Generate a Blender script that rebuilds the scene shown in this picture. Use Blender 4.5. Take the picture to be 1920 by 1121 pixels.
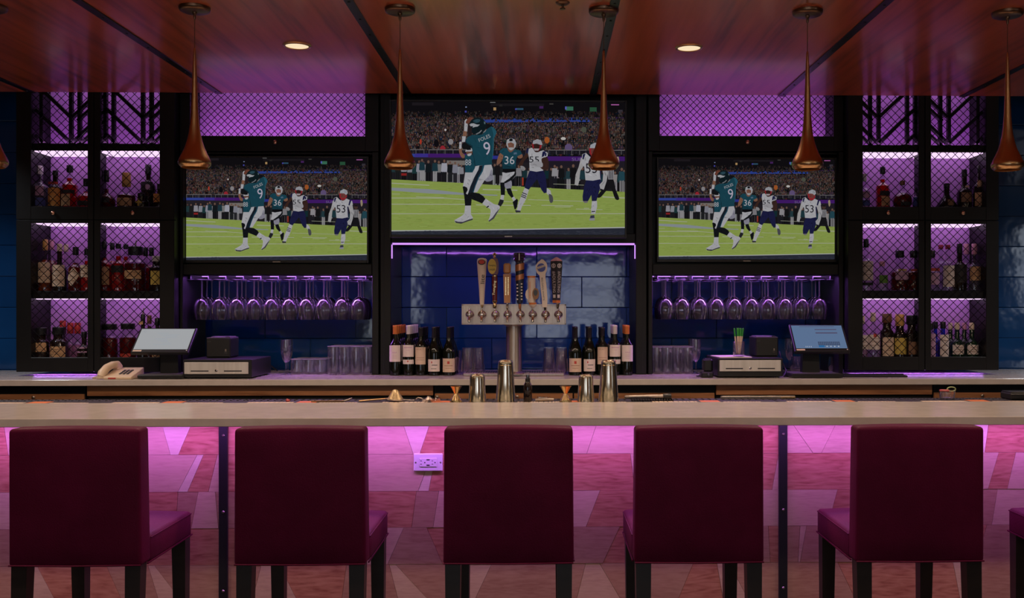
import bpy, bmesh, math, random
from mathutils import Vector, Matrix
from mathutils.geometry import tessellate_polygon

for o in list(bpy.data.objects):
    bpy.data.objects.remove(o)
S = bpy.context.scene
COL = S.collection
R = random.Random(7)

# ------------------------------------------------------------------ camera
FPX, CX, CY, CAMZ, YAW = 1843.0, 1055.0, 575.0, 1.5, 0.02
cam = bpy.data.cameras.new('camera')
cam.sensor_width = 36.0
cam.lens = FPX / 1920 * 36.0
cam.shift_x = -(CX - 960) / 1920
cam.shift_y = (CY - 560.5) / 1920
cam.clip_start = 0.05
camo = bpy.data.objects.new('camera', cam)
camo.location = (0, 0, CAMZ)
camo.rotation_euler = (math.pi / 2, 0, -YAW)
COL.objects.link(camo)
S.camera = camo
SY, CYW = math.sin(YAW), math.cos(YAW)


def at(u, v, Y):
    """world X, Z of the point of the plane y = Y that the photograph shows at pixel (u, v)"""
    t = Y / (FPX * CYW - (u - CX) * SY)
    return t * (FPX * SY + (u - CX) * CYW), CAMZ + t * (CY - v)


def ax(u, Y):
    return at(u, CY, Y)[0]


def az(v, Y, u=1018):
    return at(u, v, Y)[1]


def mpx(Y):
    return Y / FPX


# ------------------------------------------------------------------ world, exposure, large lights
S.view_settings.view_transform = 'Standard'
S.view_settings.look = 'None'
S.view_settings.exposure = 0.0
S.view_settings.gamma = 1.0
S.view_settings.use_curve_mapping = False
S.cycles.max_bounces = 10
S.cycles.transparent_max_bounces = 24
S.cycles.sample_clamp_indirect = 3.0
S.cycles.sample_clamp_direct = 12.0
W = bpy.data.worlds.new('world')
S.world = W
W.use_nodes = True
W.node_tree.nodes['Background'].inputs['Color'].default_value = (0.5, 0.45, 0.5, 1)
W.node_tree.nodes['Background'].inputs['Strength'].default_value = 0.01

LED_DIE = (0.63, 0.20, 1.08)
LED_CAB = (0.52, 0.17, 1.0)
WARM = (1.0, 0.72, 0.52)


def area(name, loc, sx, sy, watts, color, rot=(0, 0, 0), spread=180):
    l = bpy.data.lights.new(name, 'AREA')
    l.shape = 'RECTANGLE'
    l.size, l.size_y = sx, sy
    l.energy = watts
    l.color = color
    l.spread = math.radians(spread)
    o = bpy.data.objects.new(name, l)
    o.location = loc
    o.rotation_euler = rot
    COL.objects.link(o)
    return o


def spot(name, loc, watts, color, cone=100, blend=0.8, radius=0.05):
    l = bpy.data.lights.new(name, 'SPOT')
    l.energy = watts
    l.color = color
    l.spot_size = math.radians(cone)
    l.spot_blend = blend
    l.shadow_soft_size = radius
    o = bpy.data.objects.new(name, l)
    o.location = loc
    COL.objects.link(o)
    return o


P_DIE, P_ROOM, P_CABLOW, P_RACK, P_NICHE = 29.0, 3.0, 2.0, 8.5, 3.0
# LED tape under the bar overhang (shines down the wooden bar front)
area('bar_front_led', (0, 4.035, 1.028), 8.6, 0.03, P_DIE, LED_DIE, (0.0, 0, 0))
# warm ceiling light of the room on the guests' side
area('room_light', (0, 2.2, 2.70), 7.0, 0.6, P_ROOM, WARM, (math.radians(38), 0, 0))

# added fill lights out of view, to warm the reflections in the shaker tins
for _x in (-5.0, 0.0, 5.0):
    area('guest_side_fill', (_x, -1.6, 3.2), 2.4, 0.5, 14.0, WARM, (math.radians(-12), 0, 0))
for _x in (-3.75, 3.75):  # added unseen fill, lightens the blue tiles beside the cabinets
    spot('side_wall_fill', (_x, 5.75, 2.8), 55.0, (.85, .93, 1.0), 120, .9, .05)

# ------------------------------------------------------------------ mesh helpers


def lin(c):
    c = c / 255.0
    return c / 12.92 if c <= 0.04045 else ((c + 0.055) / 1.055) ** 2.4


def rgb(r, g, b):
    return (lin(r), lin(g), lin(b), 1.0)


class MB:
    def __init__(self):
        self.v, self.f, self.m = [], [], []
        self.mi = 0

    def add(self, vs, fs):
        n = len(self.v)
        self.v += [tuple(p) for p in vs]
        self.f += [tuple(i + n for i in f) for f in fs]
        self.m += [self.mi] * len(fs)
        return self

    def box(self, x0, x1, y0, y1, z0, z1, b=0.0):
        if b <= 0:
            vs = [(x, y, z) for x in (x0, x1) for y in (y0, y1) for z in (z0, z1)]
            fs = [(0, 1, 3, 2), (4, 6, 7, 5), (0, 4, 5, 1), (2, 3, 7, 6), (0, 2, 6, 4), (1, 5, 7, 3)]
            return self.add(vs, fs)
        b = min(b, (x1 - x0) * .49, (y1 - y0) * .49, (z1 - z0) * .49)
        c = [(x0, x1), (y0, y1), (z0, z1)]
        vs, idx = [], {}
        for i in (0, 1):
            for j in (0, 1):
                for k in (0, 1):
                    s = (i, j, k)
                    p = [c[a][s[a]] for a in range(3)]
                    d = [b if s[a] == 0 else -b for a in range(3)]
                    for a in range(3):
                        q = [p[t] if t == a else p[t] + d[t] for t in range(3)]
                        idx[(s, a)] = len(vs)
                        vs.append(tuple(q))
        fs = []
        for a in range(3):
            o1, o2 = (a + 1) % 3, (a + 2) % 3
            for s in (0, 1):
                q = []
                for t1, t2 in ((0, 0), (1, 0), (1, 1), (0, 1)):
                    k = [0, 0, 0]
                    k[a], k[o1], k[o2] = s, t1, t2
                    q.append(idx[(tuple(k), a)])
                fs.append(tuple(q if s else q[::-1]))
            for s1 in (0, 1):
                for s2 in (0, 1):
                    k0, k1 = [0, 0, 0], [0, 0, 0]
                    k0[a], k1[a] = 0, 1
                    k0[o1] = k1[o1] = s1
                    k0[o2] = k1[o2] = s2
                    k0, k1 = tuple(k0), tuple(k1)
                    q = (idx[(k0, o1)], idx[(k1, o1)], idx[(k1, o2)], idx[(k0, o2)])
                    fs.append(q if s1 != s2 else q[::-1])
        for i in (0, 1):
            for j in (0, 1):
                for k in (0, 1):
                    s = (i, j, k)
                    q = (idx[(s, 0)], idx[(s, 1)], idx[(s, 2)])
                    fs.append(q if (i + j + k) % 2 else q[::-1])
        return self.add(vs, fs)

    def lathe(self, prof, n=20, c=(0, 0, 0), M=None):
        vs, fs, rings = [], [], []
        for r, z in prof:
            if r <= 1e-6:
                rings.append([len(vs)])
                vs.append((0, 0, z))
            else:
                rings.append(list(range(len(vs), len(vs) + n)))
                vs += [(r * math.cos(2 * math.pi * i / n), r * math.sin(2 * math.pi * i / n), z) for i in range(n)]
        for a, b in zip(rings, rings[1:]):
            if len(a) == 1 and len(b) == 1:
                continue
            for i in range(n):
                j = (i + 1) % n
                if len(a) == 1:
                    fs.append((a[0], b[j], b[i]))
                elif len(b) == 1:
                    fs.append((a[i], a[j], b[0]))
                else:
                    fs.append((a[i], a[j], b[j], b[i]))
        if M is not None:
            vs = [M @ Vector(p) for p in vs]
        vs = [(p[0] + c[0], p[1] + c[1], p[2] + c[2]) for p in vs]
        return self.add(vs, fs)

    def tube(self, pts, r, n=8, caps=True):
        pts = [Vector(p) for p in pts]
        vs, fs = [], []
        rr = r if isinstance(r, (list, tuple)) else [r] * len(pts)
        up = None
        for i, p in enumerate(pts):
            d = (pts[min(i + 1, len(pts) - 1)] - pts[max(i - 1, 0)]).normalized()
            if up is None:
                up = Vector((0, 0, 1)) if abs(d.z) < .9 else Vector((1, 0, 0))
            a = d.cross(up).normalized()
            b = a.cross(d).normalized()
            up = b
            for k in range(n):
                t = 2 * math.pi * k / n
                vs.append(p + rr[i] * (math.cos(t) * a + math.sin(t) * b))
        for i in range(len(pts) - 1):
            for k in range(n):
                j = (k + 1) % n
                fs.append((i * n + k, i * n + j, (i + 1) * n + j, (i + 1) * n + k))
        if caps:
            fs.append(tuple(range(n))[::-1])
            fs.append(tuple(range((len(pts) - 1) * n, len(pts) * n)))
        return self.add(vs, fs)

    def ext(self, pts, y0, y1):
        """polygon given as (x, z) points, extruded from y0 to y1"""
        n = len(pts)
        a = sum(pts[i][0] * pts[(i + 1) % n][1] - pts[(i + 1) % n][0] * pts[i][1] for i in range(n))
        if a < 0:
            pts = pts[::-1]
        vs = [(x, y0, z) for x, z in pts] + [(x, y1, z) for x, z in pts]
        fs = [(i, (i + 1) % n, n + (i + 1) % n, n + i) for i in range(n)]
        for t in tessellate_polygon([[Vector((x, z, 0)) for x, z in pts]]):
            p = [Vector((pts[k][0], pts[k][1], 0)) for k in t]
            if (p[1] - p[0]).cross(p[2] - p[0]).z < 0:
                t = (t[0], t[2], t[1])
            fs.append(tuple(t))
            fs.append((t[2] + n, t[1] + n, t[0] + n))
        return self.add(vs, fs)

    def arc_label(self, r, z0, z1, half=1.0, n=10, mid=-math.pi / 2, c=(0, 0)):
        vs, fs = [], []
        for i in range(n + 1):
            t = mid - half + 2 * half * i / n
            for z in (z0, z1):
                vs.append((c[0] + r * math.cos(t), c[1] + r * math.sin(t), z))
        for i in range(n):
            fs.append((2 * i, 2 * i + 2, 2 * i + 3, 2 * i + 1))
        return self.add(vs, fs)

    def xf(self, M):
        self.v = [tuple(M @ Vector(p)) for p in self.v]
        return self


def mk(name, mb, mat, parent=None, loc=None, smooth=None, rot=None):
    if isinstance(mb, MB):
        me = bpy.data.meshes.new(name)
        me.from_pydata(mb.v, [], mb.f)
        me.validate()
        if isinstance(mat, (list, tuple)):
            for q in mat:
                me.materials.append(q)
            if len(mb.m) == len(me.polygons):
                me.polygons.foreach_set('material_index', mb.m)
        else:
            me.materials.append(mat)
        if smooth:
            me.polygons.foreach_set('use_smooth', [True] * len(me.polygons))
            me.set_sharp_from_angle(angle=math.radians(smooth))
        me.update()
    else:
        me = mb
    o = bpy.data.objects.new(name, me)
    COL.objects.link(o)
    if name in ('print', 'letter_marks', 'carved_marks', 'print_marks', 'text_lines', 'form_lines', 'icons', 'keypad', 'socket_slots', 'media_slot'):
        o['kind'] = 'stuff'
    if parent is not None:
        o.parent = parent
    if loc is not None:
        o.location = loc
    if rot is not None:
        o.rotation_euler = rot
    return o


def thing(name, label, cat, loc=(0, 0, 0), group=None, rz=0):
    o = bpy.data.objects.new(name, None)
    o.empty_display_size = .05
    COL.objects.link(o)
    o.location = loc
    o.rotation_euler = (0, 0, rz)
    return tag(o, label, cat, group)


def tag(o, label=None, cat=None, group=None, kind=None):
    if label:
        o['label'] = label
    if cat:
        o['category'] = cat
    if group:
        o['group'] = group
    if kind:
        o['kind'] = kind
    return o


def dup(o, loc=None, parent=None, label=None, group=None):
    c = o.copy()
    COL.objects.link(c)
    if parent is not None:
        c.parent = parent
    if loc is not None:
        c.location = loc
    if label:
        c['label'] = label
    if group:
        c['group'] = group
    for ch in o.children:
        dup(ch, parent=c)
    return c


_tc = {}


def text_geo(s):
    """flat outlines of a word, scaled into the unit square centred on the origin"""
    if s in _tc:
        return _tc[s]
    cu = bpy.data.curves.new('t', 'FONT')
    cu.body = s
    cu.resolution_u = 3
    o = bpy.data.objects.new('t', cu)
    COL.objects.link(o)
    dg = bpy.context.evaluated_depsgraph_get()
    me = bpy.data.meshes.new_from_object(o.evaluated_get(dg))
    vs = [tuple(v.co) for v in me.vertices]
    fs = [tuple(p.vertices) for p in me.polygons]
    bpy.data.objects.remove(o)
    bpy.data.curves.remove(cu)
    bpy.data.meshes.remove(me)
    x0, x1 = min(p[0] for p in vs), max(p[0] for p in vs)
    y0, y1 = min(p[1] for p in vs), max(p[1] for p in vs)
    vs = [((p[0] - x0) / (x1 - x0) - .5, (p[1] - y0) / (y1 - y0) - .5) for p in vs]
    _tc[s] = (vs, fs)
    return _tc[s]


def text_xz(mb, s, cx, cz, w, h, y, ang=0.0, bend=None):
    """word in the plane y = const, facing -y"""
    vs, fs = text_geo(s)
    ca, sa = math.cos(ang), math.sin(ang)
    out = []
    for px, pz in vs:
        a, b = px * w, pz * h
        out.append((cx + a * ca - b * sa, y, cz + a * sa + b * ca))
    if bend:
        out = [bend(p) for p in out]
    mb.add(out, fs)
    return mb


# ------------------------------------------------------------------ materials
def mat(name, col, rough=.5, metal=0, spec=.5, coat=0, emit=None, es=1.0, sheen=0):
    m = bpy.data.materials.new(name)
    m.use_nodes = True
    p = m.node_tree.nodes['Principled BSDF']
    p.inputs['Base Color'].default_value = (*col[:3], 1)
    p.inputs['Roughness'].default_value = rough
    p.inputs['Metallic'].default_value = metal
    p.inputs['Specular IOR Level'].default_value = spec
    p.inputs['Coat Weight'].default_value = coat
    if emit:
        p.inputs['Emission Color'].default_value = (*emit[:3], 1)
        p.inputs['Emission Strength'].default_value = es
    return m


def nodes(m):
    return m.node_tree.nodes, m.node_tree.links, m.node_tree.nodes['Principled BSDF']


def coords(N, L, scale, rnd=True, rot=(0, 0, 0)):
    tc = N.new('ShaderNodeTexCoord')
    mp = N.new('ShaderNodeMapping')
    mp.inputs['Scale'].default_value = scale
    mp.inputs['Rotation'].default_value = rot
    src = tc.outputs['Object']
    if rnd:
        oi = N.new('ShaderNodeObjectInfo')
        ml = N.new('ShaderNodeMath')
        ml.operation = 'MULTIPLY'
        ml.inputs[1].default_value = 37.0
        L.new(oi.outputs['Random'], ml.inputs[0])
        ad = N.new('ShaderNodeVectorMath')
        ad.operation = 'ADD'
        L.new(src, ad.inputs[0])
        L.new(ml.outputs[0], ad.inputs[1])
        src = ad.outputs[0]
    L.new(src, mp.inputs['Vector'])
    return mp.outputs[0]


def ramp(N, stops):
    r = N.new('ShaderNodeValToRGB')
    e = r.color_ramp.elements
    while len(e) < len(stops):
        e.new(.5)
    for k, (p, c) in enumerate(stops):
        e[k].position = p
        e[k].color = (*c[:3], 1)
    return r


def noisy(m, c1, c2, scale=(8, 8, 8), detail=4, dist=0, bump=0, lo=.35, hi=.65, bscale=None, rnd=True):
    N, L, p = nodes(m)
    co = coords(N, L, scale, rnd)
    t = N.new('ShaderNodeTexNoise')
    t.inputs['Scale'].default_value = 1
    t.inputs['Detail'].default_value = detail
    t.inputs['Distortion'].default_value = dist
    L.new(co, t.inputs['Vector'])
    r = ramp(N, [(lo, c1), (hi, c2)])
    L.new(t.outputs['Fac'], r.inputs[0])
    L.new(r.outputs[0], p.inputs['Base Color'])
    if bump:
        if bscale:
            co = coords(N, L, bscale, rnd)
            t = N.new('ShaderNodeTexNoise')
            t.inputs['Scale'].default_value = 1
            t.inputs['Detail'].default_value = 3
            L.new(co, t.inputs['Vector'])
        b = N.new('ShaderNodeBump')
        b.inputs['Strength'].default_value = bump
        b.inputs['Distance'].default_value = .01
        L.new(t.outputs['Fac'], b.inputs['Height'])
        L.new(b.outputs[0], p.inputs['Normal'])
    return m


def wood(name, c1, c2, c3, grain, rough=.4, swirl=2.0, bands=5.0, bump=.05, rot=(0, 0, 0), spec=.5):
    """grain = scale vector: small along the fibres, large across them"""
    m = mat(name, c1, rough, spec=spec)
    N, L, p = nodes(m)
    co = coords(N, L, grain, True, rot)
    n1 = N.new('ShaderNodeTexNoise')
    n1.inputs['Scale'].default_value = 1
    n1.inputs['Detail'].default_value = 2
    L.new(co, n1.inputs['Vector'])
    mu = N.new('ShaderNodeMath')
    mu.operation = 'MULTIPLY'
    mu.inputs[1].default_value = bands
    L.new(n1.outputs['Fac'], mu.inputs[0])
    pp = N.new('ShaderNodeMath')
    pp.operation = 'PINGPONG'
    pp.inputs[1].default_value = .5
    L.new(mu.outputs[0], pp.inputs[0])
    n2 = N.new('ShaderNodeTexNoise')
    n2.inputs['Scale'].default_value = 9
    n2.inputs['Detail'].default_value = 5
    L.new(co, n2.inputs['Vector'])
    mx = N.new('ShaderNodeMath')
    mx.operation = 'MULTIPLY_ADD'
    mx.inputs[1].default_value = swirl * .5
    L.new(pp.outputs[0], mx.inputs[0])
    L.new(n2.outputs['Fac'], mx.inputs[2])
    r = ramp(N, [(.35, c1), (.6, c2), (.95, c3)])
    L.new(mx.outputs[0], r.inputs[0])
    L.new(r.outputs[0], p.inputs['Base Color'])
    if bump:
        b = N.new('ShaderNodeBump')
        b.inputs['Strength'].default_value = bump
        b.inputs['Distance'].default_value = .004
        L.new(mx.outputs[0], b.inputs['Height'])
        L.new(b.outputs[0], p.inputs['Normal'])
    return m


def glass(name, col=(1, 1, 1), lo=.05, hi=.75, power=3.0, rough=.03, milk=0.0, mcol=(.9, .88, .9)):
    """thin clear or tinted glass: see-through face on, mirror-like at grazing angles"""
    m = bpy.data.materials.new(name)
    m.use_nodes = True
    N, L = m.node_tree.nodes, m.node_tree.links
    N.remove(N['Principled BSDF'])
    out = N['Material Output']
    tr = N.new('ShaderNodeBsdfTransparent')
    tr.inputs['Color'].default_value = (*col, 1)
    gl = N.new('ShaderNodeBsdfGlossy')
    gl.inputs['Roughness'].default_value = rough
    gl.inputs['Color'].default_value = (.95, .95, .95, 1)
    lw = N.new('ShaderNodeLayerWeight')
    lw.inputs['Blend'].default_value = .5
    pw = N.new('ShaderNodeMath')
    pw.operation = 'POWER'
    pw.inputs[1].default_value = power
    L.new(lw.outputs['Facing'], pw.inputs[0])
    ma = N.new('ShaderNodeMath')
    ma.operation = 'MULTIPLY_ADD'
    ma.inputs[1].default_value = hi
    ma.inputs[2].default_value = lo
    L.new(pw.outputs[0], ma.inputs[0])
    mx = N.new('ShaderNodeMixShader')
    L.new(ma.outputs[0], mx.inputs[0])
    L.new(tr.outputs[0], mx.inputs[1])
    L.new(gl.outputs[0], mx.inputs[2])
    last = mx
    if milk:
        df = N.new('ShaderNodeBsdfTranslucent')
        d2 = N.new('ShaderNodeBsdfDiffuse')
        df.inputs['Color'].default_value = d2.inputs['Color'].default_value = (*mcol, 1)
        m3 = N.new('ShaderNodeMixShader')
        m3.inputs[0].default_value = .5
        L.new(df.outputs[0], m3.inputs[1])
        L.new(d2.outputs[0], m3.inputs[2])
        m2 = N.new('ShaderNodeMixShader')
        m2.inputs[0].default_value = milk
        L.new(mx.outputs[0], m2.inputs[1])
        L.new(m3.outputs[0], m2.inputs[2])
        last = m2
    L.new(last.outputs[0], out.inputs['Surface'])
    return m


def rglass(name, col=(.97, .97, .98), rough=.0, milk=.035):
    m = mat(name, col, rough)
    p = m.node_tree.nodes['Principled BSDF']
    p.inputs['Transmission Weight'].default_value = 1
    p.inputs['IOR'].default_value = 1.48
    N, L = m.node_tree.nodes, m.node_tree.links
    d = N.new('ShaderNodeBsdfTranslucent')
    d.inputs['Color'].default_value = (.9, .88, .9, 1)
    mx = N.new('ShaderNodeMixShader')
    mx.inputs[0].default_value = milk
    L.new(p.outputs[0], mx.inputs[1])
    L.new(d.outputs[0], mx.inputs[2])
    L.new(mx.outputs[0], N['Material Output'].inputs['Surface'])
    return m


def emis(name, col, s=1.0):
    m = bpy.data.materials.new(name)
    m.use_nodes = True
    N, L = m.node_tree.nodes, m.node_tree.links
    N.remove(N['Principled BSDF'])
    e = N.new('ShaderNodeEmission')
    e.inputs['Color'].default_value = (*col[:3], 1)
    e.inputs['Strength'].default_value = s
    L.new(e.outputs[0], N['Material Output'].inputs['Surface'])
    return m


M = {}
M['black'] = noisy(mat('black_lacquered_wood', (.005, .005, .006), .42, spec=.28), (.0042, .0042, .0048), (.0065, .006, .0065), (3, 3, 3), bump=.02, bscale=(60, 60, 60))
M['blackmetal'] = mat('black_metal', (.010, .010, .012), .38, metal=.0, spec=.5)
M['wire'] = mat('black_wire', (.003, .002, .004), .5, spec=.12)
M['lilac'] = noisy(mat('pale_lilac_panel', (.8, .5, .9), .5, spec=.3), (.55, .24, .70), (.59, .27, .74), (1.2, 1.2, 1.2))
M['tile'] = noisy(mat('glossy_dark_blue_tile', (.004, .014, .06), .07, spec=.6), (.004, .036, .125), (.006, .050, .165), (2, 2, 2), bump=.16, bscale=(5, 5, 5))
M['grout'] = mat('dark_grout', (.004, .006, .014), .8)
M['stone'] = noisy(mat('cream_quartz', (.6, .5, .44), .16, spec=.5), (.47, .415, .385), (.52, .46, .43), (16, 16, 16), detail=6)
M['ceilwood'] = wood('walnut_ceiling_veneer', (.24, .050, .020), (.46, .094, .036), (.58, .128, .052), (2.6, .14, 2.6), rough=.32, swirl=1.0, bands=5, bump=.01, spec=.35)
M['ceilwood'].node_tree.nodes['Principled BSDF'].inputs['Coat Weight'].default_value = .55
M['ceilwood'].node_tree.nodes['Principled BSDF'].inputs['Coat Roughness'].default_value = .16
M['drawerwood'] = wood('walnut_drawer_veneer', (.22, .085, .034), (.38, .16, .068), (.48, .21, .095), (.6, 5, 7), rough=.4, swirl=1.3, bands=5, bump=.02)
for k, (a, b, c) in {
    'D': ((.33, .11, .075), (.45, .18, .12), (.54, .245, .165)),
    'M': ((.37, .18, .13), (.44, .24, .17), (.50, .29, .21)),
    'P': ((.53, .33, .25), (.60, .39, .29), (.65, .44, .34)),
    'L': ((.64, .48, .38), (.70, .54, .43), (.74, .59, .47)),
}.items():
    M['plank' + k] = wood('plank_' + k, a, b, c, (2.2, 3, 14), rough=.45, swirl=1.5 if k == 'D' else .7, bands=10 if k == 'D' else 4, bump=.02, spec=.3)
M['leather'] = noisy(mat('plum_leather', (.06, .006, .03), .5, spec=.07), (.070, .0036, .024), (.084, .0044, .029), (9, 9, 9), bump=.12, bscale=(220, 220, 220))
M['espresso'] = noisy(mat('espresso_leg_wood', (.008, .005, .005), .4), (.007, .004, .004), (.013, .008, .008), (4, 4, 30))
M['brass'] = mat('brushed_copper_brass', (.64, .39, .19), .28, metal=1)
M['brassdark'] = mat('aged_bronze', (.20, .12, .075), .35, metal=1)
M['steel'] = noisy(mat('brushed_steel', (.5, .46, .42), .34, metal=1), (.40, .335, .285), (.48, .405, .345), (60, 60, 2))
M['drawersteel'] = noisy(mat('satin_drawer_steel', (.7, .66, .62), .45, metal=.55), (.62, .58, .55), (.72, .68, .65), (40, 40, 2))
M['chrome'] = mat('polished_steel', (.80, .77, .72), .09, metal=1)
M['tin'] = mat('warm_polished_tin', (.86, .76, .60), .17, metal=1)
M['lid'] = mat('charcoal_plastic', (.07, .06, .075), .45)
M['gold'] = mat('gold_metal', (.78, .58, .30), .2, metal=1)
M['copperknob'] = mat('copper_knob', (.80, .46, .33), .25, metal=1)
M['white'] = mat('white_plastic', (.72, .70, .70), .35)
M['almond'] = mat('almond_plastic', (.62, .47, .33), .38)
M['plastic'] = mat('black_plastic', (.009, .009, .010), .38)
M['rubber'] = noisy(mat('dark_rubber_mat', (.012, .009, .016), .6), (.009, .007, .012), (.014, .010, .018), (40, 40, 40))
M['glass'] = glass('clear_glass', (.93, .92, .95), .06, .85, 2.2, .03, milk=.05)
M['stemware'] = rglass('stemware_glass')
M['tumbler'] = glass('tumbler_glass', (.93, .92, .95), .06, .95, 1.6, .05, milk=.015)
M['rimglass'] = rglass('milky_lit_rim_glass', (.97, .96, .98), .05, .5)  # milkiness puts the LED glow on rims and feet into the material
M['stemglass'] = rglass('milky_lit_stem_glass', (.97, .96, .98), .02, .30)  # same clear glass, LED brightness of the stems mixed in as milkiness
M['bglass'] = glass('clear_bottle_glass', (.90, .90, .94), .05, .7, 2.5, .04)
M['winebottle'] = mat('dark_green_bottle_glass', (.004, .005, .003), .07, spec=.55)
M['darkbottle'] = mat('dark_brown_bottle_glass', (.010, .004, .003), .1, spec=.5)
M['greenbottle'] = mat('dark_green_gin_glass', (.003, .018, .008), .1, spec=.5)
M['bluebottle'] = glass('blue_bottle_glass', (.05, .22, .80), .05, .5, 2.5)
for n, c in {'red': (.80, .03, .035), 'darkred': (.30, .012, .014), 'amber': (.62, .11, .02), 'brown': (.22, .03, .012), 'clear': (.92, .90, .95), 'pink': (.80, .42, .68), 'violet': (.55, .40, .8)}.items():
    M['liq_' + n] = glass('spirit_' + n, c, .03, .35, 3, milk=.10 if n == 'clear' else .4, mcol=c)
for n, c in {'cream': (.60, .45, .34), 'tan': (.52, .31, .16), 'paper': (.66, .57, .54), 'orange': (.62, .26, .05), 'yellow': (.52, .38, .08), 'blacklabel': (.012, .010, .012), 'blue': (.06, .08, .32), 'green': (.10, .22, .03), 'brownlabel': (.25, .13, .07), 'redlabel': (.42, .04, .03), 'mauve': (.45, .25, .40)}.items():
    M['lab_' + n] = mat('label_' + n, c, .6)
for n, c in {'black': (.008, .008, .010), 'red': (.42, .03, .03), 'gold': (.50, .27, .08), 'cream': (.60, .48, .36), 'white': (.62, .56, .58), 'pink': (.58, .26, .36), 'brown': (.14, .06, .03), 'wine': (.30, .02, .06), 'orange': (.58, .17, .04)}.items():
    M['cap_' + n] = mat('cap_' + n, c, .35)
M['ink'] = mat('dark_ink', (.02, .018, .022), .6)
M['lettering'] = mat('pale_lettering', (.66, .62, .60), .5)
M['orangeprint'] = mat('orange_print', (.55, .14, .03), .5)
M['emit_cab'] = emis('shelf_light_panel', (.95, .66, 1.0), 1.15)
M['emit_purple'] = emis('purple_led', (.62, .28, 1.0), 1.3)
M['emit_pink'] = emis('pink_led', (.8, .3, .9), 2.0)
M['emit_warm'] = emis('downlight_glow', (1.0, .80, .52), .95)
M['emit_bulb'] = emis('pendant_glow', (1.0, .86, .66), .9)
M['emit_day'] = emis('daylit_pane', (.80, .88, 1.0), 3.0)
# ------------------------------------------------------------------ room shell
WALL_Y, ZC = 6.77, 1.067          # back wall face, counter height
SOF_Z = 2.84                      # underside of the wooden ceiling


def struct(name, mb, m, parent=None, smooth=None):
    o = mk(name, mb, m, parent, smooth=smooth)
    if parent is None:
        o['kind'] = 'structure'
    return o


M['plaster'] = noisy(mat('warm_plaster', (.38, .30, .24), .8), (.34, .26, .20), (.42, .33, .26), (2, 2, 2))
M['floor'] = wood('dark_floor_boards', (.03, .015, .01), (.05, .026, .018), (.07, .04, .028), (2, .3, 2), rough=.4)
struct('floor', MB().box(-10, 10, -3.6, 7.0, -.08, 0), M['floor'])
clg = struct('ceiling', MB().box(-10, 10, -3.6, 7.0, 3.25, 3.33), mat('dark_ceiling_paint', (.05, .045, .05), .8))
struct('wall_left', MB().box(-10.1, -10, -3.6, 7.0, 0, 3.3), M['plaster'])
struct('wall_right', MB().box(10, 10.1, -3.6, 7.0, 0, 3.3), M['plaster'])
struct('wall_front', MB().box(-10, 10, -3.7, -3.6, 0, 3.3), M['plaster'])
wb = struct('wall_back', MB().box(-10, 10, WALL_Y + .012, WALL_Y + .1, 0, 3.3), M['grout'])
# rows of small bright lamps over the guests' tables (they sparkle in glasses and bottles)
M['emit_lamp'] = emis('small_ceiling_lamp', (1.0, .74, .46), 30.0)
lamp_me = None
for yy in (-2.9, -1.9, -.9, .1, 1.1):
    for xx in (-6.5, -5, -3.6, -2.4, -1.2, 0, 1.2, 2.4, 3.6, 5, 6.5):
        o = mk('ceiling_lamp', lamp_me or MB().lathe([(0, -.02), (.035, -.018), (.045, 0), (0, 0)], 12), M['emit_lamp'], clg, loc=(xx + (.3 if yy in (-1.9, .1) else 0), yy, 3.249), smooth=40)
        lamp_me = lamp_me or o.data
# glossy blue tiles, each a piece of the back wall
tw, th = .62, .2115
tb = MB().box(-tw / 2 + .0012, tw / 2 - .0012, 0, .016, .0012, th - .0012, .003)
tile_me = None
zt = az(634, WALL_Y) - 4 * th
rows_ = 0
while zt < 3.2:
    k = 0
    x = -5.2 + (.31 if rows_ % 2 else .0)
    while x < 5.3:
        vis = (abs(x) > 2.9) or (zt < 1.95)
        if vis and zt > .85:
            t = mk('tile', tile_me or tb, M['tile'], wb, loc=(x - .113, WALL_Y - .004, zt), smooth=25)
            tile_me = tile_me or t.data
            t.rotation_euler = (R.uniform(-.004, .004), 0, R.uniform(-.004, .004))
        x += tw
    zt += th
    rows_ += 1

# windows on the guests' side, seen only as reflections in the tiles
for i, (x0, x1, z0, z1) in enumerate([(-.58, 1.36, .85, 2.34), (-3.0, -2.08, .85, 2.34), (8.25, 9.5, 1.35, 2.9)]):
    fr = MB()
    for a, b, c, d in ((x0, x1, z0, z0 + .06), (x0, x1, z1 - .06, z1), (x0, x0 + .06, z0, z1), (x1 - .06, x1, z0, z1), ((x0 + x1) / 2 - .03, (x0 + x1) / 2 + .03, z0, z1), (x0, x1, z0 + .46, z0 + .53), (x0, x1, z0 + .93, z0 + 1.0)):
        fr.box(a, b, -3.6, -3.53, c, d, .004)
    w = struct('window_%d' % (i + 1), fr, M['blackmetal'])
    mk('pane', MB().box(x0 + .05, x1 - .05, -3.59, -3.575, z0 + .05, z1 - .05), M['emit_day'], w)

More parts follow.
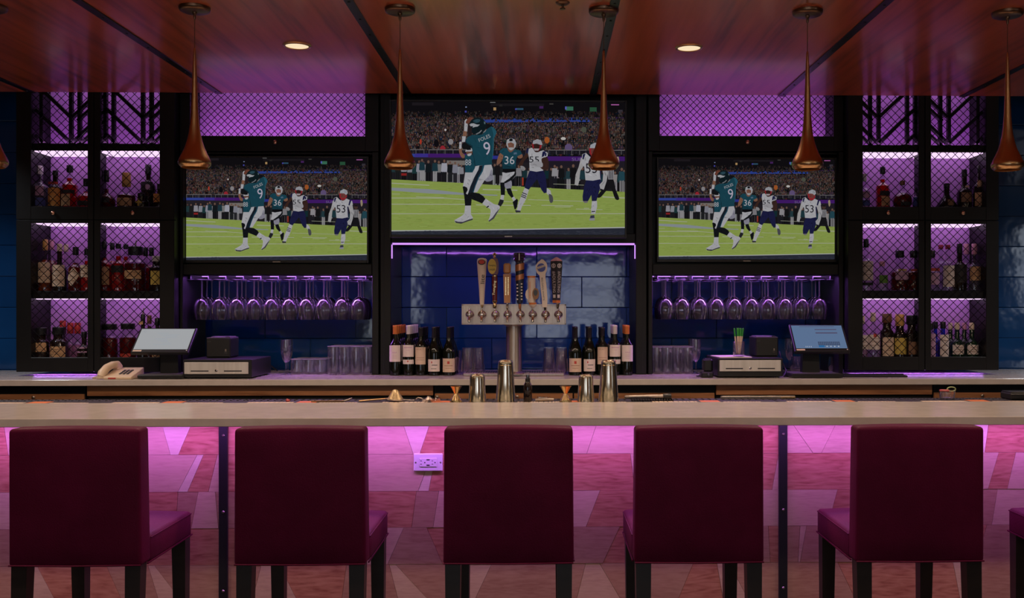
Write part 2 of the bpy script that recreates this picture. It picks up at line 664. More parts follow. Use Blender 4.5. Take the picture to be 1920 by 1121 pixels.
# wooden ceiling over the bar: veneer panels, black seam strips with screws
SEAM_U = [60, 410, 765, 1112, 1465, 1805]
seams = [ax(u, 6.2) for u in SEAM_U]
seams = [2 * seams[0] - seams[1]] + seams + [2 * seams[-1] - seams[-2]]
SOF_Y0, SOF_Y1 = 2.55, 6.2
sof = mk('trim_1', MB().box(seams[0] - 1.15, seams[-1] + 1.15, SOF_Y0 + .02, SOF_Y1 - .02, SOF_Z + .021, SOF_Z + .10), M['black'])
tag(sof, kind='structure')
xs = [seams[0] - 1.16] + seams + [seams[-1] + 1.16]
for a, b in zip(xs, xs[1:]):
    mk('ceiling_panel', MB().box(a + .004, b - .004, SOF_Y0, SOF_Y1, SOF_Z, SOF_Z + .02, .002), M['ceilwood'], sof)
M['seam'] = mat('blackened_steel_strip', (.020, .022, .028), .33, metal=.6)
strip = MB().box(-.021, .021, SOF_Y0, SOF_Y1 + .012, -.006, 0, .001)
strip_me = screw_me = None
for x in seams:
    s = mk('seam_strip', strip_me or strip, M['seam'], sof, loc=(x, 0, SOF_Z))
    strip_me = strip_me or s.data
    y = 6.14
    while y > 3.9:
        q = mk('screw', screw_me or MB().lathe([(0, -.004), (.005, -.0035), (.006, 0), (0, 0)], 8), M['plastic'], s, loc=(0, y, -.006), smooth=40)
        screw_me = screw_me or q.data
        y -= .26

# recessed downlights
for u, lab in ((557, 'round recessed downlight in the wooden ceiling above the smaller screen at left'), (1292, 'round recessed downlight in the wooden ceiling above the smaller screen at right')):
    Y = 5.07
    x = ax(u, Y)
    t = thing('recessed_downlight', lab, 'ceiling light', (x, Y, SOF_Z), 'recessed downlights')
    mk('trim_ring', MB().lathe([(.058, 0), (.058, -.004), (.062, -.007), (.070, -.005), (.073, 0)], 28), M['brass'], t, smooth=50)
    mk('lens', MB().lathe([(0, -.004), (.05, -.0035), (.058, -.002), (.058, -.0005), (0, -.0005)], 28), M['emit_warm'], t, smooth=40)
    spot('downlight', (x, Y, SOF_Z - .02), 62, WARM, 125, .9, .05)
# further lamps of the same row outside the view
for x, y in ((-3.1, 5.07), (3.2, 5.07), (0.0, 5.07)):
    if x:
        spot('downlight', (x, y, SOF_Z - .02), 56, WARM, 125, .9, .05)
for x in (-3.6, -2.16, -.72, .72, 2.16, 3.6):
    spot('downlight', (x, 3.0, SOF_Z - .02), 60, WARM, 115, .9, .05)
t = thing('sprinkler', 'small bronze sprinkler disc on the wooden ceiling at the top edge', 'sprinkler', (ax(1055, 4.33), 4.33, SOF_Z))
mk('escutcheon', MB().lathe([(0, -.012), (.016, -.012), (.03, -.004), (.032, 0), (0, 0)], 18), M['brassdark'], t, smooth=40)
mk('head', MB().lathe([(0, -.03), (.012, -.03), (.012, -.026), (.005, -.022), (.005, -.012), (0, -.012)], 12), M['brassdark'], t, smooth=40)

# ------------------------------------------------------------------ pendant lamps
PY = 4.43
kp = mpx(PY)


def pz(v):
    return az(v, PY) - SOF_Z


prof_px = [(97, 4.2), (104, 5.4), (130, 7.5), (160, 9.4), (190, 11.4), (215, 13.6), (235, 16.5), (252, 21), (266, 27), (278, 34.5), (288, 43), (296, 51), (302, 56.5), (306, 58.5), (310, 58), (313, 54), (316.5, 47)]
sh = [(w * kp / 2, pz(v)) for v, w in prof_px]
inner = [(max(r - .004, .001), z + .003) for r, z in sh[::-1][1:12]]
pend = None
pend_labels = ['copper trumpet pendant lamp cut off at the left edge of the picture',
               'copper trumpet pendant lamp hanging before the left corner of the left screen',
               'copper trumpet pendant lamp hanging before the left edge of the large centre screen',
               'copper trumpet pendant lamp hanging before the right edge of the large centre screen',
               'copper trumpet pendant lamp hanging before the right hand smaller screen',
               'copper trumpet pendant lamp hanging beyond the cabinet at the right picture edge']
for u, lab in zip((-17, 365, 750, 1132, 1514, 1889), pend_labels):
    x = ax(u, PY)
    if pend is None:
        pend = thing('pendant_lamp', lab, 'pendant lamp', (x, PY, SOF_Z), 'copper pendant lamps')
        mk('canopy', MB().lathe([(0, -.022), (.055, -.022), (.064, -.018), (.068, -.010), (.068, 0), (0, 0)], 32), M['brassdark'], pend, smooth=40)
        mk('cable_grip', MB().lathe([(0, -.055), (.004, -.055), (.006, -.045), (.005, -.035), (.010, -.028), (.010, -.022), (0, -.022)], 12), M['brassdark'], pend, smooth=40)
        mk('cable', MB().tube([(0, 0, -.05), (0, 0, pz(96))], .0016, 6), M['brassdark'], pend, smooth=60)
        s_ = mk('shade', MB().lathe([(0, pz(93)), (.003, pz(94))] + sh + inner, 40), M['brass'], pend, smooth=50)
        mk('diffuser', MB().lathe([(0, pz(311)), (.030, pz(311)), (.030, pz(309)), (0, pz(309))], 24), M['emit_bulb'], pend, smooth=40)
    else:
        dup(pend, (x, PY, SOF_Z), label=lab)
    spot('pendant_bulb', (x, PY, SOF_Z + pz(318)), 16.0, (1.0, .76, .56), 165, .4, .025)

# ------------------------------------------------------------------ bar: top, front, stools
BX0, BX1 = -4.6, 4.6
BY0, BY1 = 3.84, 4.458
bt = tag(mk('stone_counter', MB().box(BX0, BX1, BY0, BY1, ZC - .033, ZC, .002), M['stone']), 'long cream stone bar top running across the whole picture', 'bar top')
DY = 4.14                          # face of the wooden bar front
bf = thing('bar_counter_panel', 'wooden bar front of slanted mosaic planks lit pink from above', 'counter front', (0, DY, 0))
mk('backing_panel', MB().box(BX0, BX1, .012, .09, 0, ZC - .034), mat('dark_backing', (.10, .05, .045), .7), bf)
mk('kick_board', MB().box(BX0, BX1, -.004, .012, 0, az(1128, DY) - .002, .002), M['plankM'], bf)
mk('light_tape', MB().box(BX0, BX1, -.012, -.006, ZC - .046, ZC - .036), M['emit_pink'], bf)
ROWS = [(797, 850.5), (850.5, 919.5), (919.5, 987.5), (987.5, 1056), (1056, 1128)]
B = [
    [(-260, -260, 'P'), (-40, -70, 'D'), (8, 16, 'P'), (305, 320, 'L'), (358, 335, 'D'), (455, 440, 'P'), (757, 775, 'L'), (805, 787, 'D'), (862, 875, 'P'), (1118, 1100, 'P'), (1215, 1228, 'L'), (1260, 1240, 'D'), (1476, 1474, 'P'), (1487, 1524, 'P'), (1566, 1540, 'P'), (1700, 1720, 'L'), (1853, 1846, 'D'), (2060, 2040, 'P'), (2200, 2200, '')],
    [(-260, -260, 'D'), (60, 85, 'P'), (370, 334, 'L'), (382, 352, 'D'), (408, 391, 'P'), (428, 425, 'D'), (560, 600, 'P'), (810, 784, 'L'), (817, 804, 'D'), (905, 930, 'P'), (1040, 1000, 'D'), (1182, 1190, 'P'), (1200, 1230, 'D'), (1460, 1447, 'P'), (1476, 1474, 'D'), (1700, 1680, 'P'), (1872, 1852, 'D'), (1904, 1888, 'P'), (2200, 2200, '')],
    [(-260, -260, 'P'), (70, 95, 'D'), (334, 330, 'M'), (372, 359, 'P'), (404, 410, 'M'), (440, 440, 'P'), (560, 540, 'D'), (781, 772, 'M'), (823, 812, 'P'), (900, 920, 'M'), (1010, 1000, 'P'), (1125, 1099, 'D'), (1300, 1330, 'P'), (1570, 1552, 'D'), (1700, 1690, 'M'), (1870, 1859, 'P'), (2060, 2080, 'M'), (2200, 2200, '')],
    [(-260, -260, 'M'), (180, 220, 'D'), (440, 440, 'M'), (560, 600, 'P'), (757, 727, 'M'), (800, 830, 'D'), (900, 880, 'M'), (1162, 1130, 'D'), (1300, 1330, 'M'), (1440, 1444, 'D'), (1476, 1476, 'M'), (1500, 1496, 'P'), (1512, 1500, 'M'), (1600, 1640, 'D'), (1850, 1830, 'M'), (2200, 2200, '')],
    [(-260, -260, 'M'), (53, 48, 'P'), (70, 108, 'D'), (200, 232, 'M'), (278, 300, 'P'), (290, 345, 'M'), (490, 472, 'P'), (524, 560, 'D'), (650, 640, 'M'), (730, 748, 'P'), (742, 808, 'M'), (880, 858, 'P'), (922, 888, 'M'), (1098, 1080, 'P'), (1124, 1166, 'M'), (1300, 1270, 'D'), (1344, 1356, 'P'), (1366, 1404, 'M'), (1570, 1604, 'D'), (1786, 1800, 'P'), (1800, 1842, 'M'), (2200, 2200, '')],
]
for (v0, v1), row in zip(ROWS, B):
    z1, z0 = az(v0, DY), az(v1, DY)
    z1 = min(z1, ZC - .036)
    for (ta, ba, tone), (tb_, bb, _) in zip(row, row[1:]):
        g = .0006
        d = R.uniform(0, .0016)
        pts = [(ax(ta, DY) + g, z1 - g), (ax(tb_, DY) - g, z1 - g), (ax(bb, DY) - g, z0 + g), (ax(ba, DY) + g, z0 + g)]
        cx_ = sum(p[0] for p in pts) / 4
        cz_ = (z0 + z1) / 2
        mk('plank', MB().ext([(x - cx_, z - cz_) for x, z in pts], -.002 - d, .012), M['plank' + tone], bf, loc=(cx_, 0, cz_))
scr = None
for u, side in ((419, 0), (1468, 1)):
    Yb = DY - .012
    x = ax(u, Yb)
    s = mk('metal_strip', MB().box(-.0182, .0182, -.016, .0, 0, ZC - .036, .002), M['blackmetal'], bf, loc=(x, -.003, 0))
    for v in (814.5, 957, 1104, 1240):
        q = mk('screw', scr or MB().lathe([(0, .004), (.004, .0035), (.0062, 0), (0, 0)], 10, M=Matrix.Rotation(math.pi / 2, 3, 'X')), M['steel'], s, loc=(.001, -.016, az(v, Yb)), smooth=40)
        scr = scr or q.data

# power outlet on the bar front
x0, zc = at(803, 866.5, DY - .008)
ou = thing('power_outlet', 'white twin power outlet with charging ports on the pink lit bar front', 'outlet', (x0, DY - .0045, zc))
k = mpx(DY)
mk('cover_plate', MB().box(-27 * k, 27 * k, -.008, 0, -16.5 * k, 16.5 * k, .003), M['white'], ou)
mk('socket_block', MB().box(-16 * k, 16 * k, -.0105, -.008, -8 * k, 8 * k, .001), M['white'], ou)
hb = MB()
for sx in (-1, 1):
    for dz in (-3, 3):
        hb.box((sx * 10.5 - 2 - (2 if sx < 0 else 2)) * k, (sx * 10.5 + 1 - (2 if sx < 0 else 2)) * k, -.0111, -.0104, (dz - .5) * k, (dz + .5) * k)
    hb.lathe([(0, 0), (1.2 * k, 0)], 10, c=((sx * 9.5 + 3.4) * k, -.0111, 0), M=Matrix.Rotation(math.pi / 2, 3, 'X'))
for dz in (-5, 5):
    hb.box(-3 * k, 3 * k, -.0111, -.0104, (dz - 1) * k, (dz + 1) * k)
mk('socket_slots', hb, M['ink'], ou)
for sx in (-1, 1):
    mk('screw', MB().lathe([(0, .0015), (.003, .001), (.0035, 0)], 10, c=(sx * 23 * k, -.008, 0), M=Matrix.Rotation(math.pi / 2, 3, 'X')), M['steel'], ou, smooth=40)


# stools --------------------------------------------------------------
def lerp(a, b, t):
    return a + (b - a) * t


def cushion(x0, x1, y0, y1, z0, z1, r=.016, n=4, puff=None):
    """softly rounded upholstery block"""
    bm = bmesh.new()
    bmesh.ops.create_cube(bm, size=1)
    for v in bm.verts:
        v.co = Vector((lerp(x0, x1, v.co.x + .5), lerp(y0, y1, v.co.y + .5), lerp(z0, z1, v.co.z + .5)))
    bmesh.ops.bevel(bm, geom=list(bm.edges), offset=r, segments=n, affect='EDGES', profile=.5)
    if puff:
        bmesh.ops.subdivide_edges(bm, edges=[e for e in bm.edges if e.calc_length() > .1], cuts=6, use_grid_fill=True)
        for v in bm.verts:
            v.co = puff(v.co)
    mb = MB()
    bm.verts.ensure_lookup_table()
    mb.add([tuple(v.co) for v in bm.verts], [tuple(v.index for v in f.verts) for f in bm.faces])
    bm.free()
    return mb


SW, SBY = .432, 3.305              # stool width and the plane of its back
zt_, zb_ = az(802, SBY), az(1059, SBY)
zs1, zs0 = .722, .628


def make_stool(label):
    t = thing('bar_stool', label, 'bar stool', (0, SBY, 0), 'bar stools at the counter')
    h = SW / 2

    def puff(c):
        w = (1 - (c.x / h) ** 2) * (1 - ((c.z - (zt_ + zb_) / 2) / ((zt_ - zb_) / 2)) ** 2)
        y = c.y - (.008 if c.y < .03 else 0) * max(w, 0)
        s = 1 + .018 * (zt_ - c.z) / (zt_ - zb_) * (1 if c.y < .2 else 1)
        z = c.z + (.004 * (1 - (c.x / h) ** 2) if c.z > zt_ - .03 else 0)
        return Vector((c.x * s, y + .035 * (c.z - zb_) / (zt_ - zb_) * -.25, z))
    bk = mk('backrest', cushion(-h, h, 0, .085, zb_, zt_, .013, 4, puff), M['leather'], t, smooth=60)
    mk('welt', MB().tube([(-h + .004, -.003, zt_ - .014), (0, -.006, zt_ - .011), (h - .004, -.003, zt_ - .014)], .0028, 6), M['leather'], bk, smooth=60)
    mk('welt', MB().tube([(-h - .002, -.001, zb_ + .006), (0, -.002, zb_ + .004), (h + .002, -.001, zb_ + .006)], .003, 6), M['leather'], bk, smooth=60)

    def puff2(c):
        w = max(0, (1 - (c.x / (h + .006)) ** 2)) * max(0, 1 - ((c.y - .28) / .22) ** 2)
        b = .006 * math.sin(math.pi * min(max((c.z - zs0) / (zs1 - zs0), 0), 1))
        return Vector((c.x + math.copysign(b, c.x), c.y, c.z + (.014 * w if c.z > (zs0 + zs1) / 2 else 0)))
    se = mk('seat', cushion(-h - .002, h + .002, .07, .47, zs0, zs1, .012, 4, puff2), M['leather'], t, smooth=60)
    e = h + .005
    mk('welt', MB().tube([(-e, .05, zs0 + .004), (-e, .472, zs0 + .004), (e, .472, zs0 + .004), (e, .05, zs0 + .004)], .0032, 6), M['leather'], se, smooth=60)
    mk('welt', MB().tube([(-e + .001, .08, zs1 - .010), (-e + .001, .464, zs1 - .010), (e - .001, .464, zs1 - .010), (e - .001, .08, zs1 - .010)], .0026, 6), M['leather'], se, smooth=60)
    for sx in (-1, 1):
        for fr in (0, 1):
            a = .026
            x = sx * (h - .028)
            y = .445 if fr else .035
            mb = MB()
            top, bot = (zs0 + .01, 0)
            dy = .02 if fr else -.05
            b = .019
            vs = []
            for z, q, yy in ((bot, b, y + dy), (.35, .0225, y + dy * .3), (top, a, y)):
                vs += [(x - q, yy - q, z), (x + q, yy - q, z), (x + q, yy + q, z), (x - q, yy + q, z)]
            fs = [(3, 2, 1, 0), (8, 9, 10, 11)]
            for i in (0, 4):
                for j in range(4):
                    fs.append((i + j, i + (j + 1) % 4, i + 4 + (j + 1) % 4, i + 4 + j))
            mk('leg', mb.add(vs, fs), M['espresso'], t)
    mk('footrest', MB().box(-h + .03, h - .03, .44, .462, .27, .30, .003), M['espresso'], t)
    return t


stool_labels = ['plum leather bar stool, first from the left, its seat showing at right',
                'plum leather bar stool, second from the left, left of the power outlet',
                'plum leather bar stool in the middle, just right of the power outlet',
                'plum leather bar stool, third from the right, seat showing at its left',
                'plum leather bar stool, second from the right, right of the second metal strip',
                'plum leather bar stool at the right edge, only seat corner and leg showing']
st = None
for u, lab in zip((140, 562, 953.5, 1311.5, 1725.5, 2133), stool_labels):
    x = ax(u, SBY)
    if st is None:
        st = make_stool(lab)
        st.location.x = x
    else:
        dup(st, (x, SBY, 0), label=lab)

# ------------------------------------------------------------------ drink rail and mats behind the bar top
RZ = 1.050
rail = tag(mk('drink_rail', MB().box(BX0, BX1, BY1 + .004, 4.78, RZ - .045, RZ, .003), M['steel']), 'narrow steel work rail along the inner edge of the bar top', 'rail')
dkrail = tag(mk('inner_bar_cabinet', MB().box(BX0, BX1, 4.24, 4.76, 0, RZ - .046, .003), M['black']), 'black cabinet body below the work rail behind the bar', 'cabinet')
mat0 = None
mo = [('first', 0), ('second', 1), ('third', 2), ('fourth', 3), ('fifth', 4), ('sixth', 5), ('seventh', 6), ('eighth', 7)]
MYc = 4.60
for (nm, i) in mo:
    u = 79 + 250 * i
    x = ax(u, MYc)
    lab = 'printed rubber bar mat on the work rail, %s from the left' % nm
    if mat0 is None:
        mat0 = thing('bar_mat', lab, 'bar mat', (x, MYc, RZ), 'bar mats on the work rail')
        mk('pad', MB().box(-.312, .312, -.13, .13, 0, .008, .002), M['rubber'], mat0)
        a, b, c = MB(), MB(), MB()
        b.box(-.045, .045, -.10, .02, .0081, .0091, .0003)
        xx = -.27
        for q in range(11):
            w = R.uniform(.008, .022)
            a.box(xx, xx + w, -.09 + R.uniform(-.02, .02), -.02, .0081, .0088)
            xx += w + .004
        xx = .06
        for q in range(12):
            w = R.uniform(.006, .016)
            a.box(xx, xx + w, -.09 + R.uniform(-.01, .01), -.04, .0081, .0088)
            xx += w + .003
        for q in range(40):
            px = -.30 + .6 * (q % 20) / 19
            c.lathe([(.006, .008), (.005, .011), (0, .011)], 6, c=(px, .06 + .04 * (q // 20), 0))
        mk('print_marks', a, M['lab_cream'], mat0)
        mk('print_bar', b, M['orangeprint'], mat0)
        o = mk('nubs', c, M['rubber'], mat0)
        o['kind'] = 'stuff'
    else:
        dup(mat0, (x, MYc, RZ), label=lab)

# ------------------------------------------------------------------ back counter
CY0 = 5.87
ct = tag(mk('back_counter_top', MB().box(-4.7, 4.7, CY0, WALL_Y - .006, ZC - .036, ZC, .002), M['stone']), 'long cream stone counter under the cabinets and screens', 'counter top')
UY = 5.92
zu = ZC - .037


def knob(parent, x, z, y, r=.010, m='copperknob'):
    return mk('knob', MB().lathe([(0, .022), (r * .7, .021), (r, .016), (r * .8, .010), (r * .4, .007), (r * .5, 0), (0, 0)], 14, c=(x, y, z), M=Matrix.Rotation(math.pi / 2, 3, 'X')), M[m], parent, smooth=50)


units = [(-170, 158, 'd', [65], 'walnut drawer cabinet at the left end under the back counter'),
         (163, 812, 'a', [], 'wide walnut fronted cooler bay under the back counter, left of the taps'),
         (814, 1341, 'd', [820, 970, 1225], 'walnut drawer cabinet under the back counter below the beer taps'),
         (1343, 1748, 'a', [], 'walnut fronted cooler bay under the back counter, below the black till'),
         (1751, 2150, 'd', [1840], 'walnut drawer cabinet at the right end under the back counter')]
for u0, u1, kind, kn, lab in units:
    x0, x1 = ax(u0, UY), ax(u1, UY)
    t = thing('under_counter_cabinet', lab, 'cabinet', ((x0 + x1) / 2, UY, 0), 'cabinets under the back counter')
    h = (x1 - x0) / 2
    mk('carcass', MB().box(-h, h, .02, .75, 0, zu - .002), M['black'], t)
    if kind == 'd':
        za = az(737.5, UY)
        mk('reveal', MB().box(-h, h, .012, .02, za, zu - .002), M['black'], t)
        edges = [u0] + ([1075] if len(kn) > 1 else []) + [u1]
        for a, b in zip(edges, edges[1:]):
            a_, b_ = ax(a, UY) - (x0 + x1) / 2, ax(b, UY) - (x0 + x1) / 2
            dr = mk('drawer', MB().box(a_ + .004, b_ - .004, 0, .02, za - .17, za, .002), M['drawerwood'], t)
            dr2 = mk('drawer', MB().box(a_ + .004, b_ - .004, 0, .02, za - .42, za - .176, .002), M['drawerwood'], t)
            for q in kn:
                if a < q < b:
                    knob(dr, ax(q, UY) - (x0 + x1) / 2, az(743, UY), 0, .011, 'steel')
    else:
        za = az(741, UY)
        mk('front_rail', MB().box(-h, h, 0, .02, za, zu - .002, .002), M['drawerwood'], t)
        mk('cooler_door', MB().box(-h + .004, -.004, .006, .02, .12, za - .012, .003), M['plastic'], t)
        mk('cooler_door', MB().box(.004, h - .004, .006, .02, .12, za - .012, .003), M['plastic'], t)
P_UP = .95
LED_UP = (.68, .24, .82)
# ------------------------------------------------------------------ liquor cabinets
FY = 6.2                           # front plane of the tall cabinets
BKY = 6.455                        # their lit back panels
ZTOP = 3.02


def wire_mesh(x0, x1, z0, z1, pitch, y, r=.0016):
    """crossing wires at 45 degrees, clipped to the opening"""
    mb = MB()
    for s in (1, -1):
        lo = (x0 - z1) if s == 1 else (x0 + z0)
        hi = (x1 - z0) if s == 1 else (x1 + z1)
        c = lo + pitch * .5
        while c < hi:
            # s=1: x - z = c ; s=-1: x + z = c
            if s == 1:
                a = max(x0, z0 + c)
                b = min(x1, z1 + c)
                p, q = (a, a - c), (b, b - c)
            else:
                a = max(x0, c - z1)
                b = min(x1, c - z0)
                p, q = (a, c - a), (b, c - b)
            if b - a > .004:
                yy = y + (.0015 if s == 1 else -.0015)
                mb.tube([(p[0], yy, p[1]), (q[0], yy, q[1])], r, 4, caps=False)
            c += pitch
    return mb


def door(parent, x0, x1, z0, z1, ox0, ox1, oz0, oz1, pitch, knob_xz=None, y=0.0, t=.022, wr=.0021):
    fr = MB()
    fr.box(x0, ox0, y, y + t, z0, z1, .0025)
    fr.box(ox1, x1, y, y + t, z0, z1, .0025)
    fr.box(ox0 - .002, ox1 + .002, y + .0005, y + t, z0, oz0, .0025)
    fr.box(ox0 - .002, ox1 + .002, y + .0005, y + t, oz1, z1, .0025)
    d = mk('door', fr, M['black'], parent)
    w = mk('wire_mesh', wire_mesh(ox0 - .003, ox1 + .003, oz0 - .003, oz1 + .003, pitch, y + t * .6, wr), M['wire'], d)
    w['kind'] = 'stuff'
    if knob_xz:
        knob(d, knob_xz[0], knob_xz[1], y, .0125)
    return d


def bar(mb, p, q, w, y0, y1):
    p, q = Vector((p[0], p[1])), Vector((q[0], q[1]))
    d = (q - p).normalized()
    n = Vector((-d.y, d.x)) * w / 2
    mb.ext([tuple(p + n), tuple(q + n), tuple(q - n), tuple(p - n)], y0, y1)


SHELF = {}


def clip(p, q, x0, x1, z0, z1):
    """Liang-Barsky clip of a segment to a rectangle"""
    t0, t1 = 0.0, 1.0
    dx, dz = q[0] - p[0], q[1] - p[1]
    for a, b in ((-dx, p[0] - x0), (dx, x1 - p[0]), (-dz, p[1] - z0), (dz, z1 - p[1])):
        if abs(a) < 1e-9:
            if b < 0:
                return None
            continue
        r = b / a
        if a < 0:
            t0 = max(t0, r)
        else:
            t1 = min(t1, r)
    if t0 >= t1:
        return None
    return (p[0] + dx * t0, p[1] + dz * t0), (p[0] + dx * t1, p[1] + dz * t1)


def liquor_cabinet(side, label, u, vz, lat):
    # u: outer0, open0a, open0b, split, open1a, open1b, outer1
    X = [ax(q, FY) for q in u]
    um = u[3]
    Z = {k: az(v, FY, um) for k, v in vz.items()}
    xc = X[3]
    t = thing('liquor_cabinet', label, 'cabinet', (xc, FY, 0), 'liquor cabinets')
    L_ = [x - xc for x in X]
    zb = Z['bottom']
    mk('back_panel', MB().box(L_[0] + .02, L_[6] - .02, BKY - FY, BKY - FY + .015, zb + .02, ZTOP), M['lilac'], t)
    d0, d1 = .024, BKY - FY - .001
    for a, b in ((L_[0], L_[1] - .004), (L_[5] + .004, L_[6])):
        mk('side_panel', MB().box(a, b, d0, d1 + .2, zb, ZTOP), M['black'], t)
    mk('mullion', MB().box(L_[3] - .012, L_[3] + .012, d0, d1 * .6, zb, ZTOP), M['black'], t)
    mk('bottom_board', MB().box(L_[1] - .003, L_[5] + .003, d0, d1, zb, zb + .022), M['black'], t)
    # shelves: (front top v, front bottom v)
    for kk, (vt, vb) in (('s0', ('s0t', 's0b')), ('s1', ('s1t', 's1b')), ('s2', ('s2t', 's2b'))):
        zt0, zb0 = Z[vt], Z[vb]
        s = mk('shelf', MB().box(L_[1] - .003, L_[5] + .003, d0 + .002, d1, zb0, zt0, .001), M['black'], t)
        SHELF[(side, kk)] = zt0
        for a, b in ((L_[1] + .004, L_[3] - .016), (L_[3] + .016, L_[5] - .004)):
            mk('light_panel', MB().box(a, b, d0 + .012, d1 - .004, zb0 - .006, zb0 - .0005), M['emit_cab'], s)
    SHELF[(side, 'b')] = zb + .022
    for a, b in ((L_[1] + .004, L_[3] - .016), (L_[3] + .016, L_[5] - .004)):
        mk('light_panel', MB().box(a, b, d0 + .04, d1 - .02, 2.965, 2.972), M['emit_cab'], t)
        mk('light_panel', MB().box(a, b, d1 - .09, d1 - .05, Z['s0t'] + .0005, Z['s0t'] + .006), M['emit_cab'], t)
        area('cabinet_top_led', (xc + (a + b) / 2, FY + d0 + .02, Z['s0t'] + .012), b - a - .02, .02, P_UP * .45, LED_UP, (math.radians(150), 0, 0), 150)
    # doors: upper pair and lower pair
    zs = Z['split']
    pitch = 15.6 * mpx(FY)
    for i, (a, b, oa, ob, kn) in enumerate(((L_[0], L_[3] - .002, L_[1], L_[2], 0), (L_[3] + .002, L_[6], L_[4], L_[5], 1))):
        kx = ax(vzk[side][kn], FY) - xc
        door(t, a, b, zs + .002, ZTOP, oa, ob, Z['u_open'], ZTOP - .06, pitch, (kx, az(399.5, FY, um)))
        door(t, a, b, zb, zs - .002, oa, ob, Z['l_open'], Z['l_top'], pitch)
    # deco lattice behind the upper doors
    segs = []
    for kind, p, q, w in lat:
        f = lambda r: (ax(r[0], FY + .06) - xc, az(r[1], FY + .06, um))
        segs.append((f(p), f(q), w * 1.15 * mpx(FY)))
    lo, hi = L_[1] - .0, L_[5] + .0
    for p, q, w in segs:
        c = clip(p, q, lo, hi, Z['s0t'] - .002, 2.93)
        if c:
            mb = MB()
            bar(mb, c[0], c[1], w, .05, .075)
            mk('lattice_bar', mb, M['black'], t)
    # under-cabinet glow
    s = mk('under_light', MB().box(L_[0] + .05, L_[6] - .05, .10, .12, zb - .006, zb - .0005), M['emit_purple'], t)
    area('under_cabinet_led', (xc, FY + .14, zb - .004), L_[6] - L_[0] - .1, .02, P_CABLOW, LED_CAB)
    return t


vzk = {'left': (101, 250), 'right': (1664.5, 1804.5)}
vzL = dict(bottom=697, split=412, s0t=268, s0b=281, s1t=388.5, s1b=417, s2t=545.5, s2b=559.5, u_open=387, l_open=670, l_top=418)
vzR = dict(bottom=694, split=413, s0t=271, s0b=284, s1t=388.5, s1b=419, s2t=544.5, s2b=559.5, u_open=387.5, l_open=669, l_top=419)


def lattice(P0, period, n, flip=1):
    """zigzag bars meeting at pairs of uprights"""
    out = []
    for i in range(-1, n):
        b = P0 + i * period                # bottom of a V
        a = b - flip * period * .52        # the peak on one side
        c = b + flip * period * .48        # the peak on the other
        for dv in (-48, 0, 48, 96):
            v0 = 220.5 + dv
            w = 5.4
            h1 = abs(b - a) * .95
            h2 = abs(c - b) * .95
            out.append(('d', (a, v0 - h1), (b, v0), w))
            out.append(('d', (b + flip * 3, v0 - 1), (c, v0 - h2), w * .8))
            if dv in (0, 48):
                out.append(('d', (b + flip * 12, v0 + 6), (c, v0 - h2 + 19), w * .7))
        out.append(('v', (b, 150), (b, 275), 5.6))
        out.append(('v', (b + flip * 16, 150), (b + flip * 16, 275), 5.6))
        out.append(('v', (a - flip * 0, 150), (a, 275), 5.6))
        out.append(('v', (a + flip * 15, 150), (a + flip * 15, 275), 5.6))
    return out


liquor_cabinet('left', 'tall black liquor cabinet with wire mesh doors at the left, beside the telephone',
               (30, 58, 164, 175.5, 188, 299, 327), vzL, lattice(133.5, 134.6, 4, 1))
liquor_cabinet('right', 'tall black liquor cabinet with wire mesh doors at the right end of the counter',
               (1590, 1618, 1722.5, 1734.5, 1746, 1849, 1873), vzR, lattice(1779 - 131.5 * 2 + 131.5, 131.5, 3, -1))

# ------------------------------------------------------------------ screen bays
TY = 6.28


def frame_bay(label, name, u0, u1, boards, extra=None):
    xc = ax((u0 + u1) / 2, TY)
    t = thing(name, label, 'shelving', (xc, TY, 0))
    return t, xc


def bx(u0, u1, Y, xc):
    return ax(u0, Y) - xc, ax(u1, Y) - xc


